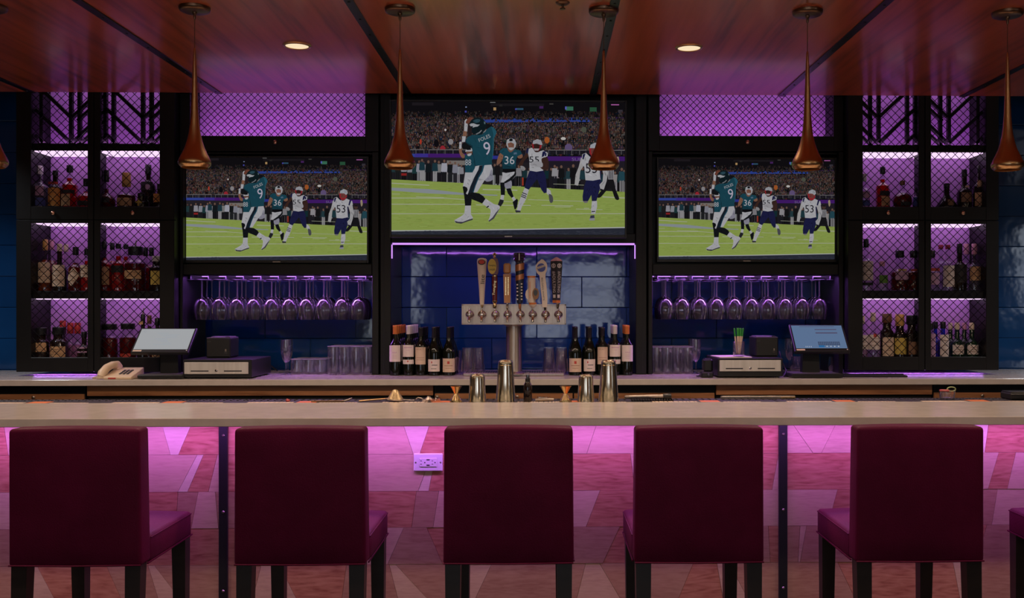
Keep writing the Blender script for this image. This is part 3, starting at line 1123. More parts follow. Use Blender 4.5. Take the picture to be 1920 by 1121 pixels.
def bay(side, label, u0, u1, mo, tv, rk, kn_u):
    # mo: mesh opening u0,u1 ; tv: screen opening ; rk: rack opening
    xc = ax((u0 + u1) / 2, TY)
    um = (u0 + u1) / 2
    z = lambda v: az(v, TY, um)
    t = thing('screen_bay', label, 'wall unit', (xc, TY, 0), 'screen bays')
    a, b = bx(u0, u1, TY, xc)
    a, b = max(a, ax(327, FY) - xc + .001), min(b, ax(1590, FY) - xc - .001)
    D = .42
    # meshed light box on top
    oa, ob = bx(mo[0], mo[1], TY, xc)
    z0 = z(255)
    mk('light_box', MB().box(a + .003, oa, .026, .2, z0 - .03, ZTOP).box(ob, b - .003, .026, .2, z0 - .03, ZTOP).box(oa, ob, .026, .2, z0 - .03, z0), M['black'], t)
    bp = mk('back_panel', MB().box(oa, ob, .185, .2, z0, ZTOP), M['lilac'], t)
    mk('light_panel', MB().box(oa + .01, ob - .01, .10, .16, z0 + .001, z0 + .006), M['emit_cab'], bp)
    mk('light_panel', MB().box(oa + .01, ob - .01, .05, .17, 2.985, 2.99), M['emit_cab'], bp)
    door(t, a + .003, b - .003, z(267.5), ZTOP, oa, ob, z0, ZTOP - .03, 12.4 * mpx(TY), (ax(kn_u, TY) - xc, z(267.5) + .02 if False else z(266.5) + .0), y=0, t=.022, wr=.0014) if False else None
    d = door(t, a + .003, b - .003, z(283), ZTOP, oa, ob, z0, ZTOP - .03, 12.4 * mpx(TY), (ax(kn_u, TY) - xc, z(267)), wr=.0021)
    area('light_box_led', (xc + (oa + ob) / 2, TY + .04, z0 + .012), ob - oa - .04, .02, P_UP * .85, LED_UP, (math.radians(150), 0, 0), 150)
    # carcass around the screen and the glass rack
    ta, tb_ = bx(tv[0], tv[1], TY, xc)
    ra, rb = bx(rk[0], rk[1], TY, xc)
    fr = MB()
    zt, zs, zr = z(284), z(495), z(515)
    zc = ZC + .001
    mk('stile', MB().box(a + .003, ra, 0, D, zc, zt, .003), M['black'], t)
    mk('stile', MB().box(rb, b - .003, 0, D, zc, zt, .003), M['black'], t)
    mk('rail', MB().box(ra + .001, rb - .001, 0.001, D, zr, zs, .003), M['black'], t)
    mk('rail', MB().box(ra + .001, rb - .001, 0.03, D, zt - .012, zt, .002), M['black'], t)
    mk('screen_backing', MB().box(ra + .001, rb - .001, .14, .16, zs, zt - .013), M['black'], t)
    li = mk('light_tape', MB().box(ra + .02, rb - .02, .27, .285, zr - .006, zr - .0005), M['emit_purple'], t)
    area('rack_led', (xc + (ra + rb) / 2, TY + .05, zr - .008), rb - ra - .05, .03, P_RACK, LED_CAB, (math.radians(8), 0, 0))
    return t, xc, (ra, rb), zr


bl = bay('left', 'black wall unit holding the left screen, meshed light box above and glasses below', 329.5, 711, (356, 684.5), (345, 698), (343, 697.5), 517)
br = bay('right', 'black wall unit holding the right screen, meshed light box above and glasses below', 1214.5, 1588, (1237, 1563), (1226, 1572), (1223.5, 1572.5), 1401)

# centre bay with the tap niche
xc = ax(962, TY)
cb = thing('centre_bay', 'black wall unit with the large centre screen above the blue tap niche', 'wall unit', (xc, TY, 0), 'screen bays')
z = lambda v: az(v, TY, 962)
a, b = bx(713, 1212.5, TY, xc)
na, nb = bx(733, 1192, TY, xc)
zn = z(455)
mk('stile', MB().box(a, na, 0, .47, ZC + .001, ZTOP, .003), M['black'], cb)
mk('stile', MB().box(nb, b, 0, .47, ZC + .001, ZTOP, .003), M['black'], cb)
mk('rail', MB().box(na + .001, nb - .001, .012, .47, zn, zn + .06, .003), M['black'], cb)
mk('backboard', MB().box(na + .001, nb - .001, .12, .14, zn + .06, ZTOP), M['black'], cb)
for q in (a + .022, b - .027):
    mk('stile_groove', MB().box(q, q + .003, -.0012, .0005, ZC + .002, ZTOP), M['grout'], cb)
mk('light_tape', MB().box(na + .006, nb - .006, .02, .034, zn - .012, zn - .001), M['emit_purple'], cb)
for q in (na, nb - .006):
    mk('light_tape', MB().box(q, q + .006, .02, .03, zn - .10, zn - .012), M['emit_purple'], cb)
area('niche_led', (xc, TY + .06, zn - .016), nb - na - .1, .02, P_NICHE, LED_CAB, (math.radians(10), 0, 0))

# ------------------------------------------------------------------ the football picture shown on the screens
class Pic:
    def __init__(self):
        self.v, self.f, self.c = [], [], []
        self.layer = 0

    def pt(self, p):
        return ((p[0] - 57) / 1751 - .5, -self.layer * 1.2e-5, (1042 - p[1]) / 1751)

    def poly(self, pts, c, smooth=False):
        self.layer += 1
        if smooth:
            q = []
            n = len(pts)
            for i in range(n):
                p0, p1, p2, p3 = pts[i - 1], pts[i], pts[(i + 1) % n], pts[(i + 2) % n]
                for t in (0, .33, .66):
                    q.append(tuple(.5 * (2 * p1[k] + (p2[k] - p0[k]) * t + (2 * p0[k] - 5 * p1[k] + 4 * p2[k] - p3[k]) * t * t + (3 * p1[k] - p0[k] - 3 * p2[k] + p3[k]) * t ** 3) for k in (0, 1)))
            pts = q
        pts = [(min(max(x, 57), 1808), min(max(y, 45), 1042)) for x, y in pts]
        n0 = len(self.v)
        self.v += [self.pt(p) for p in pts]
        for t in tessellate_polygon([[Vector((x, y, 0)) for x, y in pts]]):
            self.tri(tuple(i + n0 for i in t), c)

    def tri(self, t, c):
        a, b, d = (self.v[i] for i in t)
        if (b[0] - a[0]) * (d[2] - a[2]) - (b[2] - a[2]) * (d[0] - a[0]) < 0:
            t = (t[0], t[2], t[1])
        self.f.append(t)
        self.c.append(c)

    def rect(self, x0, y0, x1, y1, c):
        x0, x1 = max(x0, 57), min(x1, 1808)
        y0, y1 = max(y0, 45), min(y1, 1042)
        if x1 <= x0 or y1 <= y0:
            return
        n = len(self.v)
        self.v += [self.pt(p) for p in ((x0, y1), (x1, y1), (x1, y0), (x0, y0))]
        self.f += [(n, n + 1, n + 2), (n, n + 2, n + 3)]
        self.c += [c, c]

    def blob(self, x, y, rx, ry, c, n=6):
        k = len(self.v)
        pts = [(x + rx * math.cos(2 * math.pi * i / n + .5), y + ry * math.sin(2 * math.pi * i / n + .5)) for i in range(n)]
        pts = [(min(max(a, 57), 1808), min(max(b_, 45), 1042)) for a, b_ in pts]
        self.v += [self.pt(p) for p in pts]
        for i in range(1, n - 1):
            self.tri((k, k + i, k + i + 1), c)

    def text(self, s, x, y, w, h, c, ang=0, shear=0):
        self.layer += 1
        vs, fs = text_geo(s)
        k = len(self.v)
        ca, sa = math.cos(ang), math.sin(ang)
        for px, py in vs:
            a, b_ = px * w + shear * py * h, -py * h
            self.v.append(self.pt((x + a * ca + b_ * sa, y - a * sa + b_ * ca)))
        for f in fs:
            for i in range(1, len(f) - 1):
                self.tri((k + f[0], k + f[i], k + f[i + 1]), c)


def T(cx, sx, cy):
    return lambda pts: [(x * sx + cx, y * sx + cy) for x, y in pts]


c1 = T(480, .428, 100)
c2 = T(480, .464, 480)
c3 = T(800, .571, 280)
c5 = T(1353, .599, 280)
Pc = Pic()
RP = random.Random(3)


def jit(c, d):
    k = RP.uniform(-d, d)
    return tuple(min(max(q + k + RP.uniform(-d * .3, d * .3), 2), 235) for q in c)


Pc.rect(57, 45, 1808, 1042, (14, 12, 15))
Pc.layer += 1
for x, y, w, h, c in ((830, 97, 20, 22, (150, 120, 80)), (612, 118, 14, 14, (60, 60, 140)), (615, 84, 12, 8, (110, 120, 150)), (1017, 97, 55, 14, (40, 70, 90)), (990, 98, 14, 12, (70, 60, 160)), (1392, 92, 56, 30, (50, 95, 75)), (1365, 88, 14, 22, (80, 80, 170)), (1570, 98, 52, 32, (35, 70, 50)), (1735, 62, 60, 8, (150, 80, 140)), (815, 48, 40, 5, (110, 110, 110)), (1255, 58, 30, 8, (60, 58, 55)), (875, 70, 26, 14, (45, 45, 42)), (1180, 84, 30, 18, (60, 30, 80)), (1775, 125, 34, 50, (48, 44, 52)), (290, 62, 160, 22, (26, 22, 26)), (1000, 66, 400, 18, (24, 21, 24))):
    Pc.rect(x - w / 2, y - h / 2, x + w / 2, y + h / 2, c)
Pc.poly([(700, 160), (760, 170), (1000, 168), (1560, 158), (1560, 192), (1000, 196), (760, 200)], (38, 56, 125))
Pc.poly([(1560, 158), (1800, 156), (1800, 172), (1560, 180)], (40, 20, 70))
# spectators, row above row
skin = [(112, 84, 72), (128, 98, 86), (92, 66, 56), (70, 50, 44)]
cloth = [(30, 40, 44), (52, 50, 54), (70, 66, 66), (24, 24, 28), (18, 18, 20), (58, 44, 70), (96, 92, 94), (36, 52, 50), (80, 56, 48), (44, 38, 40), (26, 36, 60), (86, 40, 40)]
row = 0
y = 118
while y < 420:
    far = (y - 118) / 300
    Pc.layer += 1
    s = 7.5 + 5 * far
    x = 57 + RP.uniform(0, 12)
    while x < 1808:
        if y < 205 and 650 < x < 1560 and y > 160:
            hide = RP.random() < (.88 if y < 186 else .45)
        else:
            hide = RP.random() < .06
        if y < 150 and RP.random() < .55:
            hide = True
        if not hide:
            dim = .40 + .28 * min(1, (y - 108) / 90)
            c = jit(RP.choice(cloth), 9)
            yy = y + RP.uniform(-3, 3)
            Pc.blob(x, yy + s * 1.25, s * 1.0, s * 1.15, tuple(q * dim for q in c))
            k = jit(RP.choice(skin), 12)
            Pc.blob(x + RP.uniform(-1, 1), yy, s * .5, s * .62, tuple(q * dim for q in k), 6)
        x += s * RP.uniform(1.25, 1.9)
    y += s * 1.35
for x, y, w, h, c in ((275, 345, 16, 44, (150, 50, 36)), (440, 400, 44, 56, (130, 34, 44)), (1222, 330, 40, 52, (140, 74, 34)), (1345, 318, 40, 24, (168, 164, 160)), (500, 345, 40, 46, (120, 116, 118)), (392, 358, 40, 60, (14, 12, 16)), (1385, 385, 60, 60, (84, 70, 104)), (460, 256, 16, 16, (170, 168, 168)), (1500, 250, 44, 44, (66, 70, 60))):
    Pc.layer += 1
    Pc.blob(x, y, w / 2, h / 2, c, 8)
# rails, ribbon board, sideline
Pc.layer += 1
Pc.rect(57, 408, 1808, 436, (22, 20, 26))
for i in range(70):
    Pc.rect(57 + i * 25 + RP.uniform(0, 9), 410, 57 + i * 25 + RP.uniform(12, 22), 436, jit((44, 42, 52), 16))
Pc.layer += 1
for x0, x1 in ((57, 300), (335, 620), (1230, 1395), (1405, 1520), (1660, 1808)):
    Pc.rect(x0, 402, x1, 408, (92, 88, 90))
    xx = x0
    while xx < x1:
        Pc.rect(xx, 402, xx + 5, 438, (78, 75, 78))
        xx += 60
Pc.rect(57, 436, 230, 460, (44, 58, 128))
Pc.rect(230, 434, 330, 462, (52, 42, 120))
Pc.rect(330, 434, 640, 464, (58, 24, 92))
Pc.rect(810, 448, 870, 475, (40, 44, 120))
Pc.rect(1225, 452, 1808, 486, (58, 24, 92))
Pc.rect(57, 462, 640, 486, (34, 29, 34))
Pc.rect(640, 470, 1225, 500, (26, 22, 28))
Pc.rect(1225, 486, 1808, 530, (28, 24, 32))
Pc.rect(470, 484, 620, 520, (104, 98, 94))
Pc.layer += 1
Pc.text('SUPER', 1475, 474, 132, 24, (100, 84, 124))
Pc.layer += 1
Pc.poly([(57, 486), (470, 486), (470, 520), (620, 520), (640, 500), (1225, 500), (1225, 530), (1808, 530), (1808, 740), (57, 660)], (30, 27, 31))


def bystander(x, y0, h, top, legs, head=(96, 72, 62), two=True):
    w = h * .23
    Pc.blob(x, y0 - h * .93, h * .055, h * .07, head, 7)
    Pc.poly([(x - w * .5, y0 - h * .84), (x + w * .5, y0 - h * .84), (x + w * .62, y0 - h * .48), (x + w * .42, y0 - h * .45), (x - w * .42, y0 - h * .45), (x - w * .62, y0 - h * .48)], top)
    Pc.rect(x - w * .42, y0 - h * .47, x - w * .04, y0, legs)
    Pc.rect(x + w * .04, y0 - h * .47, x + w * .42, y0, legs)


xs_ = 70
while xs_ < 1810:
    yb = 632 + (xs_ - 57) / 1751 * 78 + RP.uniform(2, 12)
    if not (600 < xs_ < 800):
        h = RP.uniform(140, 172)
        bystander(xs_, yb, h, jit(RP.choice([(20, 22, 25), (24, 44, 50), (120, 120, 128), (26, 26, 28), (112, 108, 110), (22, 44, 48)]), 8), jit(RP.choice([(18, 18, 21), (22, 21, 24), (118, 116, 118), (20, 20, 24)]), 6))
    xs_ += RP.uniform(30, 48)
for x, y0, h, tp, lg in ((285, 632, 158, (24, 46, 54), (126, 124, 126)), (382, 640, 160, (24, 46, 54), (126, 124, 126)), (452, 650, 172, (140, 140, 150), (20, 20, 22)), (495, 648, 158, (20, 22, 24), (26, 28, 30)), (533, 650, 156, (112, 112, 122), (34, 34, 38)), (580, 646, 130, (116, 114, 120), (26, 26, 30)), (1280, 676, 160, (126, 124, 128), (24, 24, 30)), (1330, 690, 172, (18, 18, 20), (18, 18, 20)), (1384, 694, 156, (30, 50, 56), (120, 118, 120)), (1420, 700, 190, (18, 17, 19), (18, 17, 19)), (1010, 676, 160, (110, 108, 112), (16, 15, 17)), (850, 660, 160, (22, 20, 22), (20, 18, 20)), (1785, 716, 180, (30, 60, 70), (104, 102, 104))):
    bystander(x, y0, h, tp, lg)
Pc.layer += 1
Pc.rect(1035, 612, 1046, 672, (140, 50, 34))
Pc.rect(130, 582, 170, 600, (120, 30, 30))
# field
Pc.poly([(57, 628), (600, 655), (1200, 690), (1808, 718), (1808, 990), (57, 1016)], (122, 138, 68))
Pc.layer += 1
for i in range(1500):
    y = 640 + 370 * RP.random() ** .8
    x = RP.uniform(57, 1808)
    if y < 632 + (x - 57) * .05 or y > 985:
        continue
    Pc.rect(x, y, x + RP.uniform(14, 60), y + RP.uniform(1.6, 4.5), jit((120, 136, 66), 10))
Pc.layer += 1
WL = (146, 150, 128)
for x0, y0, x1, y1, w in ((57, 657, 340, 672, 7), (740, 702, 1000, 708, 8), (57, 768, 470, 768, 6), (470, 768, 610, 780, 5), (57, 814, 610, 814, 6), (690, 818, 1100, 822, 6), (57, 886, 600, 884, 6), (640, 884, 1808, 882, 6), (1080, 778, 1500, 790, 4), (1180, 820, 1420, 824, 5), (1640, 756, 1808, 764, 8), (880, 790, 1060, 800, 4), (1280, 832, 1400, 832, 4), (1440, 848, 1640, 852, 4), (60, 738, 120, 738, 4), (240, 758, 450, 764, 4), (1270, 660, 1500, 668, 3), (1500, 842, 1540, 842, 5)):
    Pc.poly([(x0, y0 - w / 2), (x1, y1 - w / 2), (x1, y1 + w / 2), (x0, y0 + w / 2)], WL)
Pc.poly([(57, 690), (330, 700), (600, 730), (850, 742), (850, 750), (600, 744), (330, 733), (57, 712)], (122, 128, 132))
Pc.poly([(57, 1010), (1000, 998), (1808, 982), (1808, 990), (1000, 1006), (57, 1018)], (150, 152, 150))
Pc.poly([(57, 1018), (1000, 1006), (1808, 990), (1808, 1042), (57, 1042)], (36, 38, 48))
Pc.layer += 1
for i in range(420):
    x, y = RP.uniform(57, 1790), RP.uniform(1012, 1040)
    Pc.rect(x, y, x + RP.uniform(8, 30), y + 2.2, jit((44, 46, 56), 12))
TEAL, TEAL2, WHT, SK, BLK, NAVY = (22, 58, 70), (30, 74, 88), (150, 149, 153), (112, 78, 62), (17, 18, 21), (24, 25, 56)
SHADE = (118, 116, 128)


def inside(x, y, poly):
    r = False
    j = len(poly) - 1
    for i in range(len(poly)):
        if (poly[i][1] > y) != (poly[j][1] > y) and x < (poly[j][0] - poly[i][0]) * (y - poly[i][1]) / (poly[j][1] - poly[i][1]) + poly[i][0]:
            r = not r
        j = i
    return r


def P_(pts, c, smooth=False):
    """a patch of a player, with creases of slightly lighter and darker cloth"""
    Pc.poly(pts, c, smooth)
    xs, ys = [p[0] for p in pts], [p[1] for p in pts]
    w, h = max(xs) - min(xs), max(ys) - min(ys)
    if w * h < 900:
        return
    Pc.layer += 1
    n = int(min(46, 6 + w * h / 500))
    for _ in range(n):
        x, y = RP.uniform(min(xs), max(xs)), RP.uniform(min(ys), max(ys))
        a = RP.uniform(-1.2, 1.2) + (1.2 if h > w else 0)
        l, t = RP.uniform(.06, .16) * max(w, h), RP.uniform(1.2, 3.6)
        q = [(x + l * math.cos(a), y + l * math.sin(a)), (x + t * math.sin(a), y - t * math.cos(a)), (x - l * math.cos(a), y - l * math.sin(a)), (x - t * math.sin(a), y + t * math.cos(a))]
        if all(inside(px, py, pts) for px, py in q):
            k = RP.choice((.72, .82, .88, 1.08, 1.14))
            n0 = len(Pc.v)
            Pc.v += [Pc.pt(p) for p in q]
            cc = tuple(v * k for v in c)
            Pc.tri((n0, n0 + 1, n0 + 2), cc)
            Pc.tri((n0, n0 + 2, n0 + 3), cc)


# referee
P_(c5([(548, 575), (615, 575), (645, 700), (690, 818), (640, 822), (592, 700), (540, 705), (455, 800), (410, 790), (482, 690)]), (20, 19, 22), 1)
P_(c5([(545, 450), (620, 450), (625, 500), (610, 575), (552, 575)]), (128, 126, 130))
for q in (562, 582, 602):
    P_(c5([(q, 455), (q + 9, 455), (q + 7, 570), (q - 1, 570)]), (26, 25, 30))
Pc.blob(*c5([(580, 405)])[0], 20, 24, (60, 44, 40), 9)
P_(c5([(552, 395), (560, 372), (600, 372), (610, 398)]), (18, 18, 20))
P_(c5([(655, 300), (680, 290), (690, 360), (670, 400), (655, 350)]), (136, 122, 100), 1)
# player 88
P_(c1([(195, 690), (230, 690), (250, 765), (290, 800), (288, 850), (240, 852), (196, 765)]), SK, 1)
P_(c1([(195, 585), (212, 570), (238, 575), (235, 692), (195, 697)]), WHT)
P_(c1([(290, 812), (330, 790), (430, 800), (470, 850), (470, 1112), (300, 1106), (295, 870)]), TEAL)
P_(c1([(318, 760), (330, 700), (370, 680), (410, 690), (424, 730), (418, 780), (380, 822), (340, 812)]), (96, 68, 56), 1)
P_(c1([(300, 745), (325, 695), (370, 678), (410, 684), (428, 725), (395, 742), (340, 740)]), WHT, 1)
P_(c1([(322, 700), (370, 676), (402, 690), (396, 712), (330, 716)]), BLK, 1)
P_(c1([(340, 790), (410, 775), (395, 815), (350, 822)]), WHT, 1)
Pc.text('88', *c1([(352, 934)])[0], 44, 45, WHT)
P_(c2([(276, 205), (395, 205), (440, 120), (420, 300), (330, 500), (300, 455), (240, 432), (262, 300)]), WHT)
# player 9, standing leg
P_(c2([(235, 435), (262, 428), (308, 450), (330, 545), (385, 600), (372, 744), (275, 748), (262, 600)]), BLK)
P_(c2([(275, 742), (370, 740), (368, 880), (402, 935), (398, 965), (330, 985), (240, 1015), (160, 1025), (108, 1008), (104, 975), (150, 950), (230, 900), (262, 870)]), WHT)
P_(c2([(104, 985), (160, 1002), (240, 1004), (330, 968), (400, 948), (396, 972), (330, 992), (212, 1034), (128, 1022)]), (52, 50, 58))
# player 9, front leg
P_(c2([(440, 104), (500, 92), (700, 78), (722, 150), (720, 250), (736, 300), (690, 342), (622, 352), (590, 330), (470, 522), (410, 532), (310, 562), (288, 545), (352, 420), (400, 250)]), WHT)
P_(c2([(700, 150), (722, 250), (736, 300), (690, 342), (622, 352), (600, 320), (660, 260)]), SHADE, 1)
P_(c2([(505, 95), (588, 88), (560, 190), (500, 290), (450, 410), (412, 528), (322, 550), (360, 430), (430, 270), (490, 160)]), (20, 27, 36))
P_(c2([(560, 92), (588, 88), (560, 190), (500, 290), (450, 410), (412, 528), (395, 528), (440, 400), (490, 270), (545, 170)]), (24, 60, 76))
P_(c2([(315, 548), (400, 525), (500, 542), (570, 588), (606, 635), (550, 706), (460, 668), (385, 640), (330, 622)]), BLK)
P_(c2([(606, 627), (740, 715), (828, 738), (840, 780), (790, 870), (740, 950), (662, 1000), (650, 985), (680, 900), (692, 800), (640, 772), (553, 706)]), WHT)
P_(c2([(840, 776), (800, 850), (742, 950), (664, 1002), (652, 986), (715, 935), (775, 850)]), (60, 58, 66))
P_(c2([(615, 765), (655, 738), (662, 756), (628, 778)]), BLK)
# player 9, body
P_(c1([(660, 262), (720, 258), (795, 300), (770, 320), (690, 345), (645, 335)]), BLK, 1)
P_(c1([(430, 450), (500, 452), (600, 440), (680, 350), (750, 305), (800, 325), (842, 380), (842, 430), (803, 520), (800, 700), (765, 900), (772, 968), (620, 985), (480, 992), (455, 900), (430, 760), (418, 680), (350, 615), (308, 552), (340, 490)]), TEAL)
P_(c1([(750, 305), (800, 325), (842, 380), (842, 430), (803, 520), (800, 700), (770, 900), (780, 600), (790, 440), (770, 350)]), TEAL2, 1)
P_(c1([(300, 560), (360, 600), (430, 640), (430, 760), (470, 900), (480, 990), (465, 990), (450, 880), (418, 690), (340, 640)]), (17, 42, 52))
P_(c1([(255, 605), (300, 588), (350, 618), (412, 670), (330, 702), (270, 692), (250, 650)]), BLK, 1)
P_(c1([(275, 385), (330, 385), (326, 475), (258, 475)]), SK)
P_(c1([(246, 475), (312, 478), (298, 572), (240, 582)]), WHT)
P_(c1([(288, 210), (300, 185), (330, 172), (345, 280), (335, 392), (280, 384)]), WHT)
P_(c1([(330, 190), (370, 145), (430, 150), (450, 180), (390, 232), (330, 255), (310, 230)]), (92, 52, 42), 1)
P_(c1([(350, 270), (400, 290), (420, 430), (400, 460), (350, 480), (340, 390)]), (34, 26, 28))
P_(c1([(375, 245), (420, 180), (500, 150), (580, 158), (640, 205), (668, 270), (655, 345), (600, 432), (520, 452), (430, 425), (410, 330), (380, 285)]), (13, 24, 28), 1)
P_(c1([(440, 205), (500, 175), (560, 185), (545, 225), (480, 240)]), (36, 62, 72), 1)
P_(c1([(374, 272), (400, 252), (450, 248), (500, 268), (556, 270), (520, 304), (470, 312), (428, 326), (440, 300), (395, 300)]), (140, 142, 146))
P_(c1([(480, 436), (545, 400), (582, 362), (594, 375), (560, 415), (500, 446)]), (104, 106, 110))
P_(c1([(608, 410), (650, 370), (672, 350), (660, 385), (625, 412)]), (110, 108, 110))
P_(c1([(625, 215), (650, 225), (655, 260), (632, 262)]), (70, 90, 96))
Pc.text('FOLES', *c1([(636, 506)])[0], 92, 27, WHT, math.radians(24))
Pc.text('9', *c1([(686, 690)])[0], 56, 104, (30, 34, 40), math.radians(9))
Pc.text('9', *c1([(684, 688)])[0], 50, 98, (158, 152, 168), math.radians(9))
# player 36
P_(c3([(124, 650), (190, 648), (186, 815), (134, 820)]), BLK)
P_(c3([(135, 812), (176, 812), (170, 882), (124, 872)]), WHT)
P_(c3([(120, 868), (172, 880), (166, 912), (130, 965), (92, 940)]), (30, 30, 34))
P_(c3([(188, 650), (268, 618), (272, 720), (215, 738), (184, 705)]), SHADE, 1)
P_(c3([(204, 730), (262, 722), (300, 832), (275, 852), (224, 792)]), BLK)
P_(c3([(274, 850), (306, 830), (336, 882), (300, 898)]), WHT)
P_(c3([(288, 905), (345, 858), (358, 882), (346, 970), (325, 1002), (312, 1000)]), BLK)
P_(c3([(150, 515), (305, 503), (332, 518), (325, 562), (280, 612), (190, 652), (130, 640), (155, 570)]), WHT)
P_(c3([(318, 505), (336, 520), (330, 550), (280, 612), (195, 658), (170, 645), (250, 590), (305, 540)]), BLK)
P_(c3([(120, 262), (168, 288), (155, 340), (116, 402), (80, 396), (86, 345)]), SK, 1)
P_(c3([(358, 288), (410, 274), (420, 312), (390, 332), (354, 322)]), SK, 1)
P_(c3([(120, 230), (160, 195), (220, 198), (300, 210), (390, 225), (412, 272), (352, 302), (332, 350), (326, 475), (230, 492), (158, 478), (150, 380), (167, 292), (112, 248)]), TEAL)
P_(c3([(150, 360), (190, 420), (330, 440), (326, 476), (158, 478)]), (18, 46, 56))
P_(c3([(158, 468), (326, 468), (325, 502), (200, 523), (158, 512)]), (14, 13, 16))
P_(c3([(300, 255), (340, 248), (344, 275), (302, 280)]), (70, 90, 110))
P_(c3([(220, 120), (312, 125), (306, 210), (265, 250), (226, 222)]), (104, 70, 58), 1)
P_(c3([(204, 135), (214, 85), (265, 62), (315, 82), (336, 130), (326, 180), (302, 210), (308, 140), (265, 118), (222, 135), (236, 200), (214, 175)]), (140, 140, 144))
P_(c3([(240, 85), (265, 64), (290, 80), (285, 103), (248, 106)]), BLK)
P_(c3([(234, 190), (302, 190), (282, 220), (250, 220)]), (140, 140, 142), 1)
Pc.text('36', *c3([(246, 354)])[0], 74, 60, (154, 152, 158))
# player 55
P_(c3([(468, 262), (496, 300), (440, 362), (410, 430), (364, 420), (408, 340)]), (52, 33, 28), 1)
P_(c3([(388, 430), (440, 440), (452, 480), (412, 492)]), (120, 118, 120), 1)
P_(c3([(510, 495), (690, 488), (722, 560), (735, 700), (736, 780), (700, 788), (665, 740), (610, 600), (500, 742), (444, 716), (470, 600)]), NAVY)
P_(c3([(445, 718), (502, 742), (462, 870), (412, 960), (390, 1022), (340, 1012), (370, 900), (410, 800)]), WHT)
for q in (0, 26, 48):
    P_(c3([(414 - q * .3, 775 + q), (478 - q * .3, 800 + q), (474 - q * .3, 810 + q), (410 - q * .3, 785 + q)]), (20, 20, 26))
P_(c3([(318, 1010), (390, 1018), (392, 1040), (330, 1044)]), (44, 42, 50))
P_(c3([(740, 718), (785, 752), (802, 830), (770, 822), (734, 790)]), WHT)
P_(c3([(764, 800), (810, 820), (820, 890), (795, 917), (772, 890)]), (66, 66, 70), 1)
P_(c3([(470, 215), (540, 188), (600, 250), (690, 222), (748, 255), (748, 300), (680, 332), (670, 400), (690, 490), (600, 506), (510, 490), (506, 340), (490, 262)]), WHT)
P_(c3([(466, 212), (502, 192), (490, 266), (468, 256)]), NAVY)
P_(c3([(682, 240), (727, 230), (700, 300), (668, 315)]), NAVY)
P_(c3([(715, 255), (735, 262), (730, 300), (708, 298)]), NAVY)
Pc.text('55', *c3([(570, 345)])[0], 74, 46, (22, 22, 30))
P_(c3([(670, 330), (746, 318), (762, 400), (756, 470), (700, 482), (645, 442), (672, 400)]), (50, 32, 28), 1)
P_(c3([(520, 400), (570, 368), (672, 380), (680, 440), (620, 445), (540, 432)]), (136, 134, 138), 1)
P_(c3([(555, 130), (662, 130), (652, 230), (590, 248), (562, 205)]), (44, 26, 24), 1)
P_(c3([(548, 142), (558, 98), (610, 76), (660, 90), (680, 140), (665, 182), (650, 150), (600, 135), (560, 142)]), (134, 134, 140))
P_(c3([(543, 130), (562, 142), (568, 205), (640, 205), (646, 152), (674, 152), (660, 190), (630, 226), (580, 226), (548, 182)]), (126, 28, 36))
P_(c3([(562, 200), (640, 200), (625, 228), (580, 228)]), (140, 132, 136))
# player 53
P_(c5([(275, 585), (455, 575), (462, 620), (440, 720), (402, 848), (345, 848), (338, 772), (290, 862), (233, 850), (228, 790), (245, 680)]), NAVY)
P_(c5([(238, 850), (296, 848), (290, 870), (252, 874)]), (100, 96, 96))
P_(c5([(345, 850), (410, 845), (412, 920), (385, 1012), (340, 1012), (335, 960)]), WHT)
P_(c5([(342, 975), (388, 972), (385, 984), (341, 988)]), (34, 32, 44))
P_(c5([(328, 1030), (376, 1024), (382, 1090), (314, 1092)]), (50, 50, 66))
P_(c5([(318, 1066), (380, 1060), (382, 1092), (314, 1092)]), (124, 122, 130))
P_(c5([(210, 300), (250, 330), (245, 400), (200, 470), (186, 600), (170, 655), (128, 645), (140, 520), (180, 420)]), (142, 140, 140))
P_(c5([(225, 262), (270, 243), (330, 300), (430, 270), (520, 310), (532, 370), (450, 400), (457, 572), (360, 592), (265, 586), (250, 420), (212, 372)]), WHT)
P_(c5([(455, 390), (524, 370), (548, 500), (530, 600), (495, 705), (450, 690), (440, 642), (480, 600), (488, 500)]), (142, 140, 142))
P_(c5([(440, 400), (456, 400), (462, 570), (452, 575), (446, 500)]), (30, 30, 60))
P_(c5([(232, 262), (266, 252), (240, 328), (226, 320)]), NAVY)
P_(c5([(480, 290), (506, 300), (480, 382), (458, 376)]), NAVY)
P_(c5([(318, 180), (430, 170), (420, 270), (370, 306), (335, 282)]), (98, 52, 48), 1)
P_(c5([(316, 192), (328, 142), (385, 114), (436, 136), (448, 182), (422, 212), (392, 186), (340, 182)]), (138, 140, 146))
P_(c5([(310, 182), (332, 184), (338, 258), (408, 258), (428, 200), (436, 240), (402, 286), (345, 286), (316, 250)]), (128, 30, 38))
Pc.text('53', *c5([(338, 436)])[0], 86, 74, (24, 22, 30))


pic_me = bpy.data.meshes.new('picture')
pic_me.from_pydata(Pc.v, [], Pc.f)
ca_ = pic_me.color_attributes.new('Col', 'FLOAT_COLOR', 'CORNER')
buf = []
for p, c in zip(pic_me.polygons, Pc.c):
    q = [lin(v) for v in c] + [1.0]
    buf += q * p.loop_total
ca_.data.foreach_set('color', buf)
m = bpy.data.materials.new('screen_picture')
m.use_nodes = True
N, L = m.node_tree.nodes, m.node_tree.links
N.remove(N['Principled BSDF'])
e = N.new('ShaderNodeEmission')
at_ = N.new('ShaderNodeAttribute')
at_.attribute_name = 'Col'
L.new(at_.outputs['Color'], e.inputs['Color'])
L.new(e.outputs[0], N['Material Output'].inputs['Surface'])
pic_me.materials.append(m)


